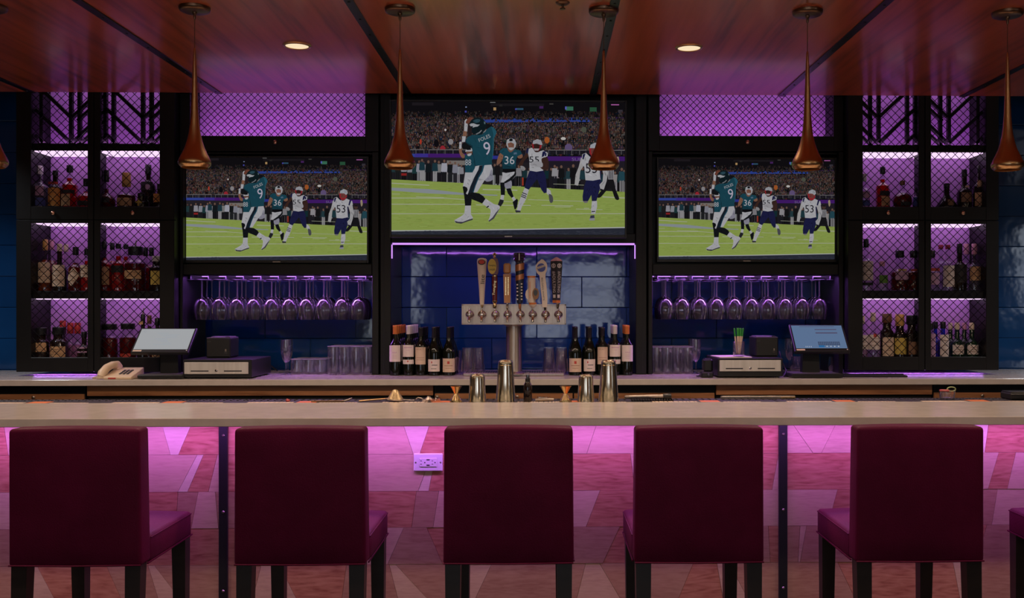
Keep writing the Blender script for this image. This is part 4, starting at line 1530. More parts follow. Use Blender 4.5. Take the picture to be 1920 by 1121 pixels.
def television(label, u0, u1, v0, v1, Y, margin=.012):
    um = (u0 + u1) / 2
    x0, x1 = ax(u0, Y), ax(u1, Y)
    z0, z1 = az(v1, Y, um), az(v0, Y, um)
    w = x1 - x0
    t = thing('television', label, 'television', ((x0 + x1) / 2, Y, z0), 'televisions showing football')
    h = w / 2
    H = z1 - z0
    g = margin
    b = MB()
    b.box(-h - g, -h, -.004, .05, -g * 1.6, H + g, .002)
    b.box(h, h + g, -.004, .05, -g * 1.6, H + g, .002)
    b.box(-h - .001, h + .001, -.004, .05, H, H + g, .002)
    b.box(-h - .001, h + .001, -.004, .05, -g * 1.6, 0, .002)
    mk('bezel', b, M['plastic'], t)
    mk('back_case', MB().box(-h, h, .008, .055, .001, H - .001), M['plastic'], t)
    s = mk('screen', MB().box(-h, h, .004, .0075, 0, H), mat('screen_black', (.004, .004, .005), .2), t)
    p = mk('picture', pic_me, None, s, loc=(0, .003, 0))
    p.scale = (w, 1, w)
    mk('maker_plate', MB().box(-.024, .024, -.0052, -.004, -g * 1.2, -g * .7), M['steel'], t)
    return t


television('smaller television showing football above the left rack of wine glasses', 349, 688, 296, 487.6, TY + .05)
television('large centre television showing football above the beer taps', 734, 1171.5, 191, 440, TY - .062)
television('smaller television showing football above the right rack of wine glasses', 1235, 1565, 298.5, 486, TY + .05)
# ------------------------------------------------------------------ stemware racks and hanging wine glasses
ORD = ['first', 'second', 'third', 'fourth', 'fifth', 'sixth', 'seventh', 'eighth', 'ninth', 'tenth']


def revolve(prof, n=20):
    return MB().lathe(prof, n)


def wine_glass(label, loc, group):
    t = thing('wine_glass', label, 'wine glass', loc, group)
    H = .262
    mk('foot', revolve([(0, -.003), (.006, -.0045), (.020, -.003), (.037, -.0005), (.0385, 0), (.037, .001), (0, .0015)], 24), M['rimglass'], t, smooth=50)
    mk('stem', revolve([(0, -.0046), (.009, -.0047), (.0055, -.012), (.0042, -.03), (.004, -.085), (.0048, -.105), (.006, -.1118), (0, -.1119)], 14), M['stemglass'], t, smooth=60)
    mk('bowl', revolve([(0, -.112), (.005, -.1125), (.008, -.1155), (.026, -.124), (.040, -.140), (.0485, -.162), (.0525, -.188), (.0525, -.212), (.0495, -.238), (.0455, -H), (.0445, -H), (.0486, -.238), (.0515, -.212), (.0515, -.188), (.0475, -.162), (.039, -.1408), (.025, -.125), (.008, -.1175), (0, -.117)], 28), M['stemware'], t, smooth=60)
    return t


wg = None
for side, us, Ys in (('left', [379, 412, 445, 477, 510, 543, 575, 607, 641, 672], (6.40, 6.49, 6.58)),
                     ('right', [1247.7, 1279, 1311.6, 1343.7, 1376.8, 1409, 1440.6, 1472, 1503.4, 1536.5], (6.40, 6.49, 6.58))):
    zr = az(515, TY, us[5])
    zf = zr - .020
    xsn = [ax(u, 6.40) for u in us]
    dx = (xsn[-1] - xsn[0]) / 9
    xr = [xsn[0] - dx / 2 + i * dx for i in range(11)]
    rk = thing('glass_rack', 'black stemware rack under the %s screen with ten rows of wine glasses' % side, 'glass rack', ((xr[0] + xr[-1]) / 2, 6.5, zr), 'stemware racks')
    me_ = None
    for x in xr:
        if me_ is None:
            mb = MB()
            mb.box(-.003, .003, -.15, .15, -.028, 0, .001)
            mb.box(-.021, .021, -.15, .15, -.031, -.028, .001)
        o = mk('rail', me_ or mb, M['blackmetal'], rk, loc=(x - (xr[0] + xr[-1]) / 2, 0, 0))
        me_ = me_ or o.data
    for j, (Y, rn) in enumerate(zip(Ys, ('front', 'middle', 'back'))):
        for i, x in enumerate(xsn):
            lab = 'upside down wine glass, %s from left, %s row of the %s rack' % (ORD[i], rn, side)
            loc = (x + R.uniform(-.002, .002), Y, zf - .0055)
            if wg is None:
                wg = wine_glass(lab, loc, 'hanging wine glasses')
            else:
                dup(wg, loc, label=lab)

# ------------------------------------------------------------------ glasses standing on the back counter


def tumbler(name, r0, r1, h, wall=.003):
    """open glass: base radius r0, rim radius r1"""
    mb = revolve([(0, 0), (r0 - .003, 0), (r0, .004), (r0 + (r1 - r0) * .12, h * .12), (r0 + (r1 - r0) * .78, h * .78), (r1, h - .001), (r1 - wall * .5, h), (r1 - wall, h - .001), (r0 - wall, .014), (0, .012)], 36)
    # shallow vertical flutes on the outside
    mb.v = [(x * (1 + .022 * math.cos(9 * math.atan2(y, x))), y * (1 + .022 * math.cos(9 * math.atan2(y, x))), z) if h * .1 < z < h * .8 else (x, y, z) for x, y, z in mb.v]
    return mb


def row_of(name, cat, group, me, m_, us, Ys, lab, step=0.0, sink=0):
    first = None
    rr, hh = max(p[0] for p in me.v), max(p[2] for p in me.v)
    rim = MB().lathe([(rr - .003, hh), (rr - .0012, hh + .0012), (rr + .0008, hh), (rr + .0004, hh - .004), (rr - .001, hh - .001)], 22)
    for j, Y in enumerate(Ys):
        for i, u in enumerate(us):
            loc = (ax(u, Ys[0]) + R.uniform(-.002, .002), Y, ZC)
            l = lab(i, j)
            if first is None:
                first = mk(name, me, m_, smooth=50)
                mk('rim', rim, M['rimglass'], first, smooth=60)
                first.location = loc
                tag(first, l, cat, group)
            else:
                dup(first, loc, label=l, group=group)


rn = ('front', 'middle', 'back')
row_of('short_tumbler', 'glass', 'short tumblers', tumbler('t', .036, .040, .098), M['tumbler'], [556, 578, 600], (6.34, 6.43, 6.52),
       lambda i, j: 'short clear tumbler, %s from left, %s row, beside the champagne flutes' % (ORD[i], rn[j]))
row_of('highball_glass', 'glass', 'highball glasses by the left pillar', tumbler('t', .032, .0355, .182), M['tumbler'], [625, 646, 667, 687], (6.29, 6.38, 6.47),
       lambda i, j: 'tall clear highball glass, %s from left, %s row, left of the centre bay' % (ORD[i], rn[j]))
row_of('highball_glass', 'glass', 'highball glasses by the right pillar', tumbler('t', .032, .0345, .175), M['tumbler'], [1232, 1251.5, 1271, 1290], (6.33, 6.42, 6.51),
       lambda i, j: 'tall clear highball glass, %s from left, %s row, right of the centre bay' % (ORD[i], rn[j]))
# inverted pint glasses beside the tap tower
pint = revolve([(.0445, 0), (.0435, .001), (.0335, .150), (.033, .152), (0, .152), (0, .146), (.0325, .146), (.0425, .001), (.0435, 0)], 22)
pg = None
for u, Y, lab in ((869, 6.40, 'upside down pint glass behind the others, left of the tap column'),
                  (877, 6.26, 'upside down pint glass nearest the wine bottles, left of the tap column'),
                  (897, 6.27, 'upside down pint glass nearest the steel column on its left side'),
                  (1029, 6.27, 'upside down pint glass nearest the steel column on its right side'),
                  (1053, 6.27, 'upside down pint glass between the column and the wine bottles at right'),
                  (1050, 6.40, 'upside down pint glass behind the others, right of the tap column')):
    z = ZC + .022 if Y < 6.33 else ZC
    if pg is None:
        pg = mk('pint_glass', pint, M['tumbler'], smooth=50)
        tag(pg, lab, 'glass', 'pint glasses beside the tap tower')
        pg.location = (ax(u, Y), Y, z)
    else:
        dup(pg, (ax(u, Y), Y, z), label=lab)


def flute(label, loc):
    t = thing('champagne_flute', label, 'champagne flute', loc, 'champagne flutes')
    mk('foot', revolve([(0, 0), (.031, 0), (.032, .001), (.010, .004), (.006, .008), (0, .008)], 20), M['tumbler'], t, smooth=50)
    mk('stem', revolve([(0, .0081), (.006, .0082), (.0045, .02), (.004, .06), (.006, .0738), (0, .0739)], 10), M['tumbler'], t, smooth=60)
    mk('bowl', revolve([(0, .074), (.006, .076), (.020, .096), (.029, .125), (.0325, .155), (.032, .19), (.030, .222), (.029, .222), (.031, .19), (.0315, .155), (.028, .1255), (.019, .098), (.005, .080), (0, .079)], 22), M['tumbler'], t, smooth=60)
    return t


fl = flute('champagne flute standing in front beside the short tumblers', (ax(536, 6.30), 6.30, ZC))
for u, Y, lab in ((540, 6.42, 'champagne flute standing just behind another beside the short tumblers'),
                  (1305, 6.33, 'champagne flute in front beside the highball glasses near the black till'),
                  (1299, 6.45, 'champagne flute just behind another beside the highball glasses near the till')):
    dup(fl, (ax(u, Y), Y, ZC), label=lab)
# crystal bowls behind the right terminal
cb_ = None
for u, Y, lab in ((1497, 6.44, 'clear glass bowl half hidden behind the left side of the right terminal'), (1569, 6.44, 'clear glass bowl half hidden behind the right side of the right terminal'), (1480, 6.52, 'stemmed clear glass behind the left edge of the right terminal')):
    if 'stemmed' in lab:
        d_ = dup(fl, (ax(u, Y), Y, ZC), label=lab, group='glassware behind the right terminal')
        d_.name = 'stemmed_glass'
        d_['category'] = 'glass'
        continue
    prof = revolve([(0, 0), (.03, 0), (.05, .01), (.056, .04), (.052, .08), (.047, .105), (.044, .105), (.049, .08), (.053, .04), (.047, .013), (0, .006)], 24)
    if cb_ is None:
        cb_ = tag(mk('glass_bowl', prof, M['tumbler'], smooth=50), lab, 'glass', 'glassware behind the right terminal')
        cb_.location = (ax(u, Y), Y, ZC)
    else:
        dup(cb_, (ax(u, Y), Y, ZC), label=lab)

# ------------------------------------------------------------------ beer tap tower
YT = 6.10
u_c = 963
xt = ax(u_c, YT)
tt = thing('beer_tap_tower', 'steel beer tower with eight faucets and seven tap handles', 'beer tap', (xt, YT, ZC))


def tx(u, Y=YT - .04):
    return ax(u, Y) - xt


def tz(v, Y=YT - .04):
    return az(v, Y, u_c) - ZC


def hp(x, y, Y=None):
    """handle crop pixels -> tower local x, z"""
    Y = Y or YT - .09
    return ax(860 + x / 7.005, Y) - xt, az(460 + y / 7.005, Y, u_c) - ZC


HS = (YT - .09) / FPX / 7.005
zb0, zt0 = tz(608), tz(570.5)
hz = (zb0 + zt0) / 2
mk('housing', MB().box(tx(866), tx(1061), -.04, .075, zb0, zt0, .004), M['steel'], tt)
mk('housing_rim', MB().box(tx(865.5), tx(1061.5), -.0425, -.038, zt0 - .008, zt0 + .0015, .001).box(tx(865.5), tx(1061.5), -.0425, -.038, zb0 - .0015, zb0 + .006, .001).box(tx(865.5), tx(868.5), -.0425, -.038, zb0, zt0, .001).box(tx(1058.5), tx(1061.5), -.0425, -.038, zb0, zt0, .001), M['steel'], tt)
zc0 = .0
mk('column', MB().lathe([(.0, .012), (.068, .012), (.070, .02), (.052, .03), (.0495, .045), (.0495, zb0 - .012), (.060, zb0 - .006), (.060, zb0)], 32, c=(0, .06, 0)), M['steel'], tt, smooth=40)
tr = tag(mk('drip_tray', MB().box(-.315, .315, -.10, .10, 0, .021, .004), M['steel']), 'long steel drip tray under the beer tower', 'drip tray')
tr.location = (xt, 6.235, ZC)
gr = MB()
for i in range(40):
    gr.box(-.30 + i * .0153, -.30 + i * .0153 + .006, -.092, .092, .0212, .0222)
g_ = mk('grate', gr, M['blackmetal'], tr)
g_['kind'] = 'stuff'
FAU = [881, 904, 929, 952, 976, 999, 1023, 1047]
RX = Matrix.Rotation(math.pi / 2, 3, 'X')
zf = tz(590)
fparts = None
for i, u in enumerate(FAU):
    x = tx(u)
    fa = MB()
    fa.lathe([(0, .014), (.014, .013), (.022, .009), (.026, .005), (.0275, .002), (.0275, 0)], 24, c=(0, -.041, 0), M=RX)
    fa.lathe([(.0, .055), (.010, .052), (.013, .045), (.013, .03), (.016, .026), (.016, .012), (.019, .008), (.019, 0)], 18, c=(0, -.045, 0), M=RX)
    sp_ = MB().tube([(0, -.085, -.002), (0, -.098, -.018), (0, -.102, -.045)], [.009, .0085, .0075], 12)
    co = MB().lathe([(.0, -.004), (.009, -.002), (.012, .006), (.0105, .013), (.006, .018), (.0055, .034), (0, .034)], 14, c=(0, -.084, .004))
    if fparts is None:
        f_ = mk('faucet', fa, M['chrome'], tt, loc=(x, 0, zf), smooth=40)
        mk('spout', sp_, M['chrome'], f_, smooth=50)
        mk('lever_collar', co, M['chrome'], f_, smooth=40)
        fparts = f_
    else:
        dup(fparts, (x, 0, zf), parent=tt)
YH = -.09


def handle(label, geo, m_, smooth=40):
    h = mk('tap_handle', geo, m_, tt, smooth=smooth)
    h['label'] = label
    return h


def stack(pts, n=20, sy=1.0, cx=None):
    """lathe from crop pixels: (y, half width) list about crop x = cx"""
    x, _ = hp(cx, 0)
    prof = [(w * HS, hp(0, y)[1]) for y, w in pts]
    mb = MB().lathe(prof, n)
    mb.v = [(p[0] + x, p[1] * sy + YH, p[2]) for p in mb.v]
    return mb


def flat_poly(pts, y0, y1):
    return MB().ext([hp(*p) for p in pts], YH + y0, YH + y1)


M['h_white'] = mat('cream_handle', (.62, .52, .45), .35)
M['h_maroon'] = mat('maroon_handle', (.10, .014, .012), .25)
M['h_amber'] = wood('amber_handle_wood', (.22, .085, .02), (.33, .14, .04), (.42, .19, .06), (4, 4, .8), rough=.35)
M['h_navy'] = mat('navy_handle', (.010, .014, .035), .3)
M['h_copper'] = mat('copper_band', (.55, .22, .10), .3, metal=.7)
M['h_grey'] = mat('slate_handle', (.03, .032, .036), .35)
M['h_purple'] = mat('dark_crown', (.05, .03, .07), .2, metal=.5)
# 1 cream tapered handle, slanted oval top
h = handle('cream tapered handle reading Lite', stack([(780, 26), (755, 30), (600, 38), (420, 51), (300, 60), (215, 65), (185, 62), (172, 48), (166, 20), (165, 0)], 24, .75, 306), M['h_white'])
mk('sleeve', stack([(818, 12), (800, 16), (762, 17), (756, 0)], 14, 1, 308), M['gold'], h, smooth=40)
def oval(cx, cy, rx, ry, y, n=24):
    x, z = hp(cx, cy)
    mb = MB()
    mb.ext([(x + rx * HS * math.cos(2 * math.pi * i / n), z + ry * HS * math.sin(2 * math.pi * i / n)) for i in range(n)], YH + y - .001, YH + y)
    return mb
mk('badge_rim', oval(305, 222, 50, 36, -.0225), M['ink'], h)
mk('badge', oval(305, 220, 38, 26, -.0238), M['lab_redlabel'], h)
x, z_ = hp(316, 445)
mk('lettering', text_xz(MB(), 'lite', x, z_, 118 * HS, 52 * HS, YH - .0245, math.pi / 2), M['ink'], h)
# 2 maroon handle with a yellow oval sign and a gold eagle
h = handle('maroon handle with yellow oval and gold eagle', stack([(740, 30), (600, 34), (470, 38), (408, 36)], 16, .7, 474), M['h_maroon'])
mk('ring', stack([(825, 18), (800, 26), (770, 28), (758, 20), (742, 34), (728, 34), (722, 24)], 16, .8, 474), M['gold'], h, smooth=40)
mk('ring', stack([(412, 28), (406, 36), (394, 36), (388, 26)], 16, .8, 474), M['gold'], h, smooth=40)
mk('sign_block', flat_poly([(430, 385), (418, 360), (430, 190), (470, 160), (510, 175), (525, 230), (522, 360), (508, 388)], -.012, .016), M['h_maroon'], h)
mk('oval_sign', oval(440, 277, 56, 100, -.0125, 28), M['lab_yellow'], h)
mk('eagle', MB().lathe([(0, 0), (.010, .004), (.007, .014), (.011, .022), (.005, .032), (0, .036)], 12, c=(hp(472, 160)[0], YH, hp(472, 168)[1])).box(hp(445, 0)[0], hp(505, 0)[0], YH - .004, YH + .004, hp(0, 128)[1], hp(0, 112)[1], .002), M['gold'], h, smooth=50)
x, z_ = hp(440, 318)
mk('lettering', text_xz(MB(), 'LAGER', x, z_, 80 * HS, 26 * HS, YH - .0142), M['ink'], h)
x, z_ = hp(440, 266)
mk('lettering', text_xz(MB(), 'Yuengling', x, z_, 92 * HS, 30 * HS, YH - .0142), M['ink'], h)
x, z_ = hp(470, 560)
mk('lettering', text_xz(MB(), 'Yuengling', x, z_, 190 * HS, 42 * HS, YH - .0135, math.pi / 2 - .08), M['gold'], h)
# 3 amber wood block
h = handle('amber wooden block handle', flat_poly([(598, 755), (586, 378), (688, 374), (678, 755)], -.015, .015), M['h_amber'], None)
mk('top_block', MB().box(hp(588, 0)[0], hp(684, 0)[0], YH - .019, YH + .019, hp(0, 372)[1], hp(0, 236)[1], .009), M['h_amber'], h, smooth=40)
mk('sleeve', stack([(838, 10), (812, 15), (758, 16), (754, 0)], 14, 1, 638), M['chrome'], h, smooth=40)
mb = MB()
for cx_ in (620, 652):
    zz = 420
    while zz < 640:
        hgt = R.uniform(10, 22)
        a0, z1_ = hp(cx_ - 8, zz)
        a1, z0_ = hp(cx_ + 7, zz + hgt)
        mb.box(a0, a1, YH - .0156, YH - .0149, z0_, z1_)
        zz += hgt + 6
mk('carved_marks', mb, M['gold'], h)
# 4 navy bottle with copper bands and a crown
h = handle('navy handle with copper bands and dark crown', stack([(770, 14), (755, 38), (620, 46), (450, 54), (440, 54), (300, 56), (235, 58), (215, 50), (212, 0)], 20, .8, 803), M['h_navy'])
for y0, y1, w in ((452, 384, 56), (330, 244, 59)):
    b_ = stack([(y0, w), (y1, w + 2)], 20, .82, 803)
    b_.v = [(p[0], p[1], p[2] + (p[0] - hp(803, 0)[0]) * .28) for p in b_.v]
    mk('band', b_, M['h_copper'], h, smooth=40)
mk('crown', stack([(225, 44), (205, 60), (190, 80), (165, 72), (150, 84), (125, 70), (112, 80), (98, 60), (92, 0)], 10, .8, 796), M['h_purple'], h, smooth=20)
mk('crown_pin', MB().box(hp(788, 0)[0], hp(806, 0)[0], YH - .035, YH - .030, hp(0, 200)[1], hp(0, 105)[1], .002), M['steel'], h)
mk('sleeve', stack([(840, 10), (815, 18), (770, 18)], 14, 1, 804), M['h_copper'], h, smooth=40)
mb = MB()
for cx_, ys in ((772, (500, 545, 590, 640, 690)), (828, (490, 530, 570, 610, 650, 690))):
    for yy in ys:
        a0, z1_ = hp(cx_ - 10, yy)
        a1, z0_ = hp(cx_ + 10, yy + 26)
        mb.box(a0, a1, YH - .0205, YH - .0185, z0_, z1_ - .004)
mk('letter_marks', mb, M['lettering'], h)
# 5 short white barrel with oval picture
h = handle('short white barrel handle with orange rims and oval picture', stack([(752, 50), (740, 52), (720, 54), (520, 52), (400, 50), (398, 0)], 22, .8, 958), M['h_white'])
mk('bulge', MB().ext([hp(a_, b_) for a_, b_ in ((910, 570), (884, 600), (876, 645), (886, 690), (915, 720), (1000, 722), (1040, 690), (1050, 640), (1040, 590), (1005, 565))], YH - .012, YH + .012), M['h_white'], h)
mk('rim_band', stack([(425, 53), (402, 53)], 22, .82, 955), M['cap_orange'], h, smooth=40)
mk('rim_band', stack([(776, 48), (752, 52)], 22, .82, 972), M['cap_orange'], h, smooth=40)
mk('foot_cone', stack([(825, 10), (806, 30), (780, 48), (770, 48)], 18, .8, 974), M['h_white'], h, smooth=40)
mk('oval_picture', oval(1012, 636, 44, 76, -.0225), M['lab_brownlabel'], h)
mk('oval_centre', oval(1010, 622, 26, 40, -.024), M['h_grey'], h)
mb = MB()
yy = 480
while yy < 690:
    hgt = R.uniform(8, 16)
    a0, z1_ = hp(930, yy)
    a1, z0_ = hp(944, yy + hgt)
    mb.box(a0, a1, YH - .0215, YH - .0200, z0_, z1_)
    yy += hgt + 5
mk('letter_marks', mb, M['h_copper'], h)
# 6 cream paddle
pad = [(1098, 812), (1092, 700), (1076, 560), (1066, 440), (1060, 395), (1030, 365), (1012, 320), (1012, 262), (1040, 222), (1068, 200), (1084, 182), (1110, 184), (1132, 208), (1154, 230), (1164, 268), (1160, 320), (1142, 370), (1140, 420), (1156, 560), (1166, 700), (1162, 812)]
h = handle('cream paddle handle reading Blue Moon Belgian White', flat_poly(pad, -.010, .010), M['h_white'], None)
mk('moon_badge', oval(1085, 292, 56, 56, -.0106), M['lab_blue'], h)
mk('badge_band', MB().ext([hp(a_, b_) for a_, b_ in ((1018, 318), (1012, 292), (1140, 250), (1146, 274))], YH - .0122, YH - .0108), M['h_white'], h)
x, z_ = hp(1079, 284)
mk('lettering', text_xz(MB(), 'BLUE MOON', x, z_, 112 * HS, 20 * HS, YH - .0126, .32), M['ink'], h)
x, z_ = hp(1107, 575)
mk('lettering', text_xz(MB(), 'BELGIAN WHITE', x, z_, 300 * HS, 22 * HS, YH - .0106, -math.pi / 2 + .08), M['ink'], h)
mk('sleeve', stack([(850, 12), (826, 18), (812, 20)], 12, 1, 1135), M['chrome'], h, smooth=40)
# 7 slate square post set corner on
x7, _ = hp(1284, 0)


def post(pts):
    mb = MB().lathe([(w * HS, hp(0, y)[1]) for y, w in pts], 4)
    mb.v = [(p[0] + x7, p[1] + YH, p[2]) for p in mb.v]
    return mb


h = handle('slate square handle reading ADULTING on both faces', post([(720, 52), (640, 56), (400, 70), (230, 78), (205, 78)]), M['h_grey'], None)
mk('foot_band', post([(756, 50), (720, 53)]), M['cap_orange'], h)
mk('cap_point', post([(206, 79), (186, 62), (160, 20), (154, 0)]), M['cap_pink'], h)
mk('sleeve', stack([(830, 12), (800, 18), (757, 24)], 14, 1, 1302), M['chrome'], h, smooth=40)
let, lg = MB(), MB()
for sx in (-1, 1):
    def face(p, sx=sx):
        # p = (a along face, -, z) on the face between front edge (angle -90 deg) and side edge
        t_ = p[0]
        zz = p[2]
        yy = (CAMZ - (zz + ZC)) * FPX / (YT - .09) + CY
        w = 53 + (78 - 53) * min(max((720 - (yy - 460) * 7.005) / 490, 0), 1)
        w *= HS
        return (x7 + sx * w * t_, YH - w * (1 - t_) - .0012, zz)
    vs, fs = text_geo('#ADULTING')
    zc_, hh = hp(0, 480)[1], 280 * HS
    pts = [face((.5 + (-py if True else 0) * .62 * (1 if sx > 0 else 1) * -1 if False else .5 + (py * .6) * (1 if sx > 0 else -1), 0, zc_ - px * hh)) for px, py in vs]
    let.add(pts, fs)
    for ring_r, mm in ((1.0, let),):
        n = 20
        o_ = []
        for k in range(n):
            a_ = 2 * math.pi * k / n
            o_.append((a_,))
        vv, ff = [], []
        zc2 = hp(0, 268)[1]
        for k in range(n):
            a_ = 2 * math.pi * k / n
            for r_ in (.36, .24):
                vv.append(face((.5 + r_ * math.cos(a_), 0, zc2 + r_ * 1.35 * .7 * math.sin(a_) * 78 * HS * 1.1)))
        for k in range(n):
            j = (k + 1) % n
            ff.append((2 * k, 2 * j, 2 * j + 1, 2 * k + 1))
        mm.add(vv, ff)
        mm.add([face((.5 + q * .12, 0, zc2 + w_)) for q, w_ in ((-1, 0), (0, -.018), (1, 0), (0, .018))], [(0, 1, 2, 3)])
    for yy in (668,):
        zc3 = hp(0, yy)[1]
        mm.add([face((.5 + a_, 0, zc3 + b_)) for a_, b_ in ((-.28, -.010), (.28, -.010), (.28, .010), (-.28, .010))], [(0, 1, 2, 3)])
mk('lettering', let, M['lettering'], h)
# ------------------------------------------------------------------ wine bottles in the niche
def bottle_prof(H, r, rn_, sh, nk, base=.004):
    """H height, r body, rn_ neck, sh / nk = fractions of H where shoulder starts and ends"""
    p = [(0, .002), (r * .8, 0), (r, base)]
    p += [(r, H * sh)]
    for t in (.25, .5, .75, 1):
        z = H * (sh + (nk - sh) * t)
        k = .5 - .5 * math.cos(math.pi * t)
        p.append((r + (rn_ - r) * k, z))
    p += [(rn_, H * .985), (rn_ * .9, H), (0, H)]
    return p


def wine(kind, label, loc, group):
    t = thing('wine_bottle', label, 'wine bottle', loc, group)
    if kind in 'ABC':
        H, r, sh, nk = .315, .0375, .60, .74
        if kind == 'C':
            H = .302
    else:
        H, r, sh, nk = .305, .041, .46, .80
    mk('bottle', MB().lathe(bottle_prof(H, r, .0145, sh, nk), 24), M['winebottle'], t, smooth=50)
    cap = {'A': 'cap_orange', 'B': 'cap_white', 'C': 'cap_black', 'D': 'cap_black', 'E': 'cap_black'}[kind]
    ch = .055 if kind in 'ABC' else .075
    mk('capsule', MB().lathe([(.0152, H - ch), (.0158, H - ch + .001), (.0155, H - .012), (.0165, H - .010), (.0165, H - .001), (.015, H + .0008), (0, H + .001)], 18), M[cap], t, smooth=40)
    k = mpx(6.22)
    if kind == 'A':
        l = mk('label', MB().arc_label(r + .0006, .087, .190, 1.15), M['lab_paper'], t, smooth=60)
        mb = MB()
        mb.add(*text_on(r, .145, .030, .010, 'AAA'))
        for q in (.128, .118, .108):
            mb.add(*strip_on(r, q, .028, .0016))
        mk('print', mb, M['lab_mauve'], l)
    elif kind == 'B':
        l = mk('label', MB().arc_label(r + .0006, .118, .192, 1.1), M['lab_paper'], t, smooth=60)
        mk('print', MB().add(*strip_on(r, .176, .05, .004)).add(*strip_on(r, .160, .02, .0016)), M['lab_mauve'], l)
        l = mk('lower_label', MB().arc_label(r + .0006, .072, .100, 1.1), M['lab_paper'], t, smooth=60)
        mk('print', MB().add(*strip_on(r, .090, .010, .007)), M['lab_redlabel'], l)
    elif kind == 'C':
        l = mk('label', MB().arc_label(r + .0006, .070, .178, 1.0), M['lab_cream'], t, smooth=60)
        mb = MB()
        mb.add(*text_on(r, .166, .050, .012, 'HYATT'))
        mk('lettering', mb, M['lab_brownlabel'], l)
        mk('print', MB().add(*strip_on(r, .112, .05, .0018)).add(*strip_on(r, .098, .05, .0018)), M['lab_brownlabel'], l)
    elif kind == 'D':
        l = mk('label', MB().arc_label(r + .0006, .026, .102, 1.05), M['lab_paper'], t, smooth=60)
        mk('print', MB().add(*strip_on(r, .084, .007, .012, -.012)), M['lab_redlabel'], l)
        mk('print', MB().add(*strip_on(r, .066, .036, .004, .006)).add(*strip_on(r, .044, .034, .003)), M['h_grey'], l)
    else:
        l = mk('label', MB().arc_label(r + .0006, .022, .108, 1.15), M['lab_cream'], t, smooth=60)
        mk('print', MB().add(*strip_on(r, .082, .014, .017)), M['lab_redlabel'], l)
        mk('print', MB().add(*strip_on(r, .062, .055, .003)).add(*strip_on(r, .046, .04, .0018)), M['lab_brownlabel'], l)
    return t


def wrap(r, x, z, e=.0012):
    t = x / r - math.pi / 2
    return ((r + e) * math.cos(t), (r + e) * math.sin(t), z)


def strip_on(r, z, w, h, x0=0.0, n=6):
    vs, fs = [], []
    for i in range(n + 1):
        x = x0 - w / 2 + w * i / n
        vs += [wrap(r, x, z - h / 2), wrap(r, x, z + h / 2)]
    for i in range(n):
        fs.append((2 * i, 2 * i + 2, 2 * i + 3, 2 * i + 1))
    return vs, fs


def text_on(r, z, w, h, s):
    vs, fs = text_geo(s)
    return [wrap(r, px * w, z + py * h) for px, py in vs], fs


WK = {'A': 'orange capped wine bottle with white label', 'B': 'white capped wine bottle with two labels', 'C': 'dark capped wine bottle with tall tan label',
      'D': 'sloping wine bottle with low white label', 'E': 'sloping wine bottle with red crest label'}
protos = {}
behind = ['front', 'second', 'third', 'fourth', 'fifth']
for side, seq in (('left', [('A', 741, 5), ('B', 766, 5), ('C', 789, 4), ('D', 814.5, 3), ('E', 842, 3)]), ('right', [('E', 1078.5, 3), ('D', 1105, 3), ('C', 1129.5, 3), ('B', 1153, 3), ('A', 1176, 3)])):
    for kind, u, n in seq:
        for j in range(n):
            Y = 6.235 + j * .088
            if kind in 'DE':
                Y = 6.225 + j * .09
            lab = '%s, %s row, %s of taps' % (WK[kind], behind[j], side)
            loc = (ax(u, 6.23), Y, ZC)
            if kind not in protos:
                protos[kind] = wine(kind, lab, loc, 'wine bottles beside the beer taps')
            else:
                dup(protos[kind], loc, label=lab)

# ------------------------------------------------------------------ spirit bottles in the liquor cabinets
SHP = {  # neck radius ratio, shoulder start, neck start, sides
    'std': (.36, .58, .74, 20), 'long': (.34, .46, .70, 20), 'square': (.36, .60, .72, 8), 'tall': (.34, .62, .80, 20), 'flare': (.24, .06, .60, 22), 'flask': (.40, .66, .76, 12), 'squat': (.44, .50, .64, 20), 'jug': (.62, .72, .84, 14)}


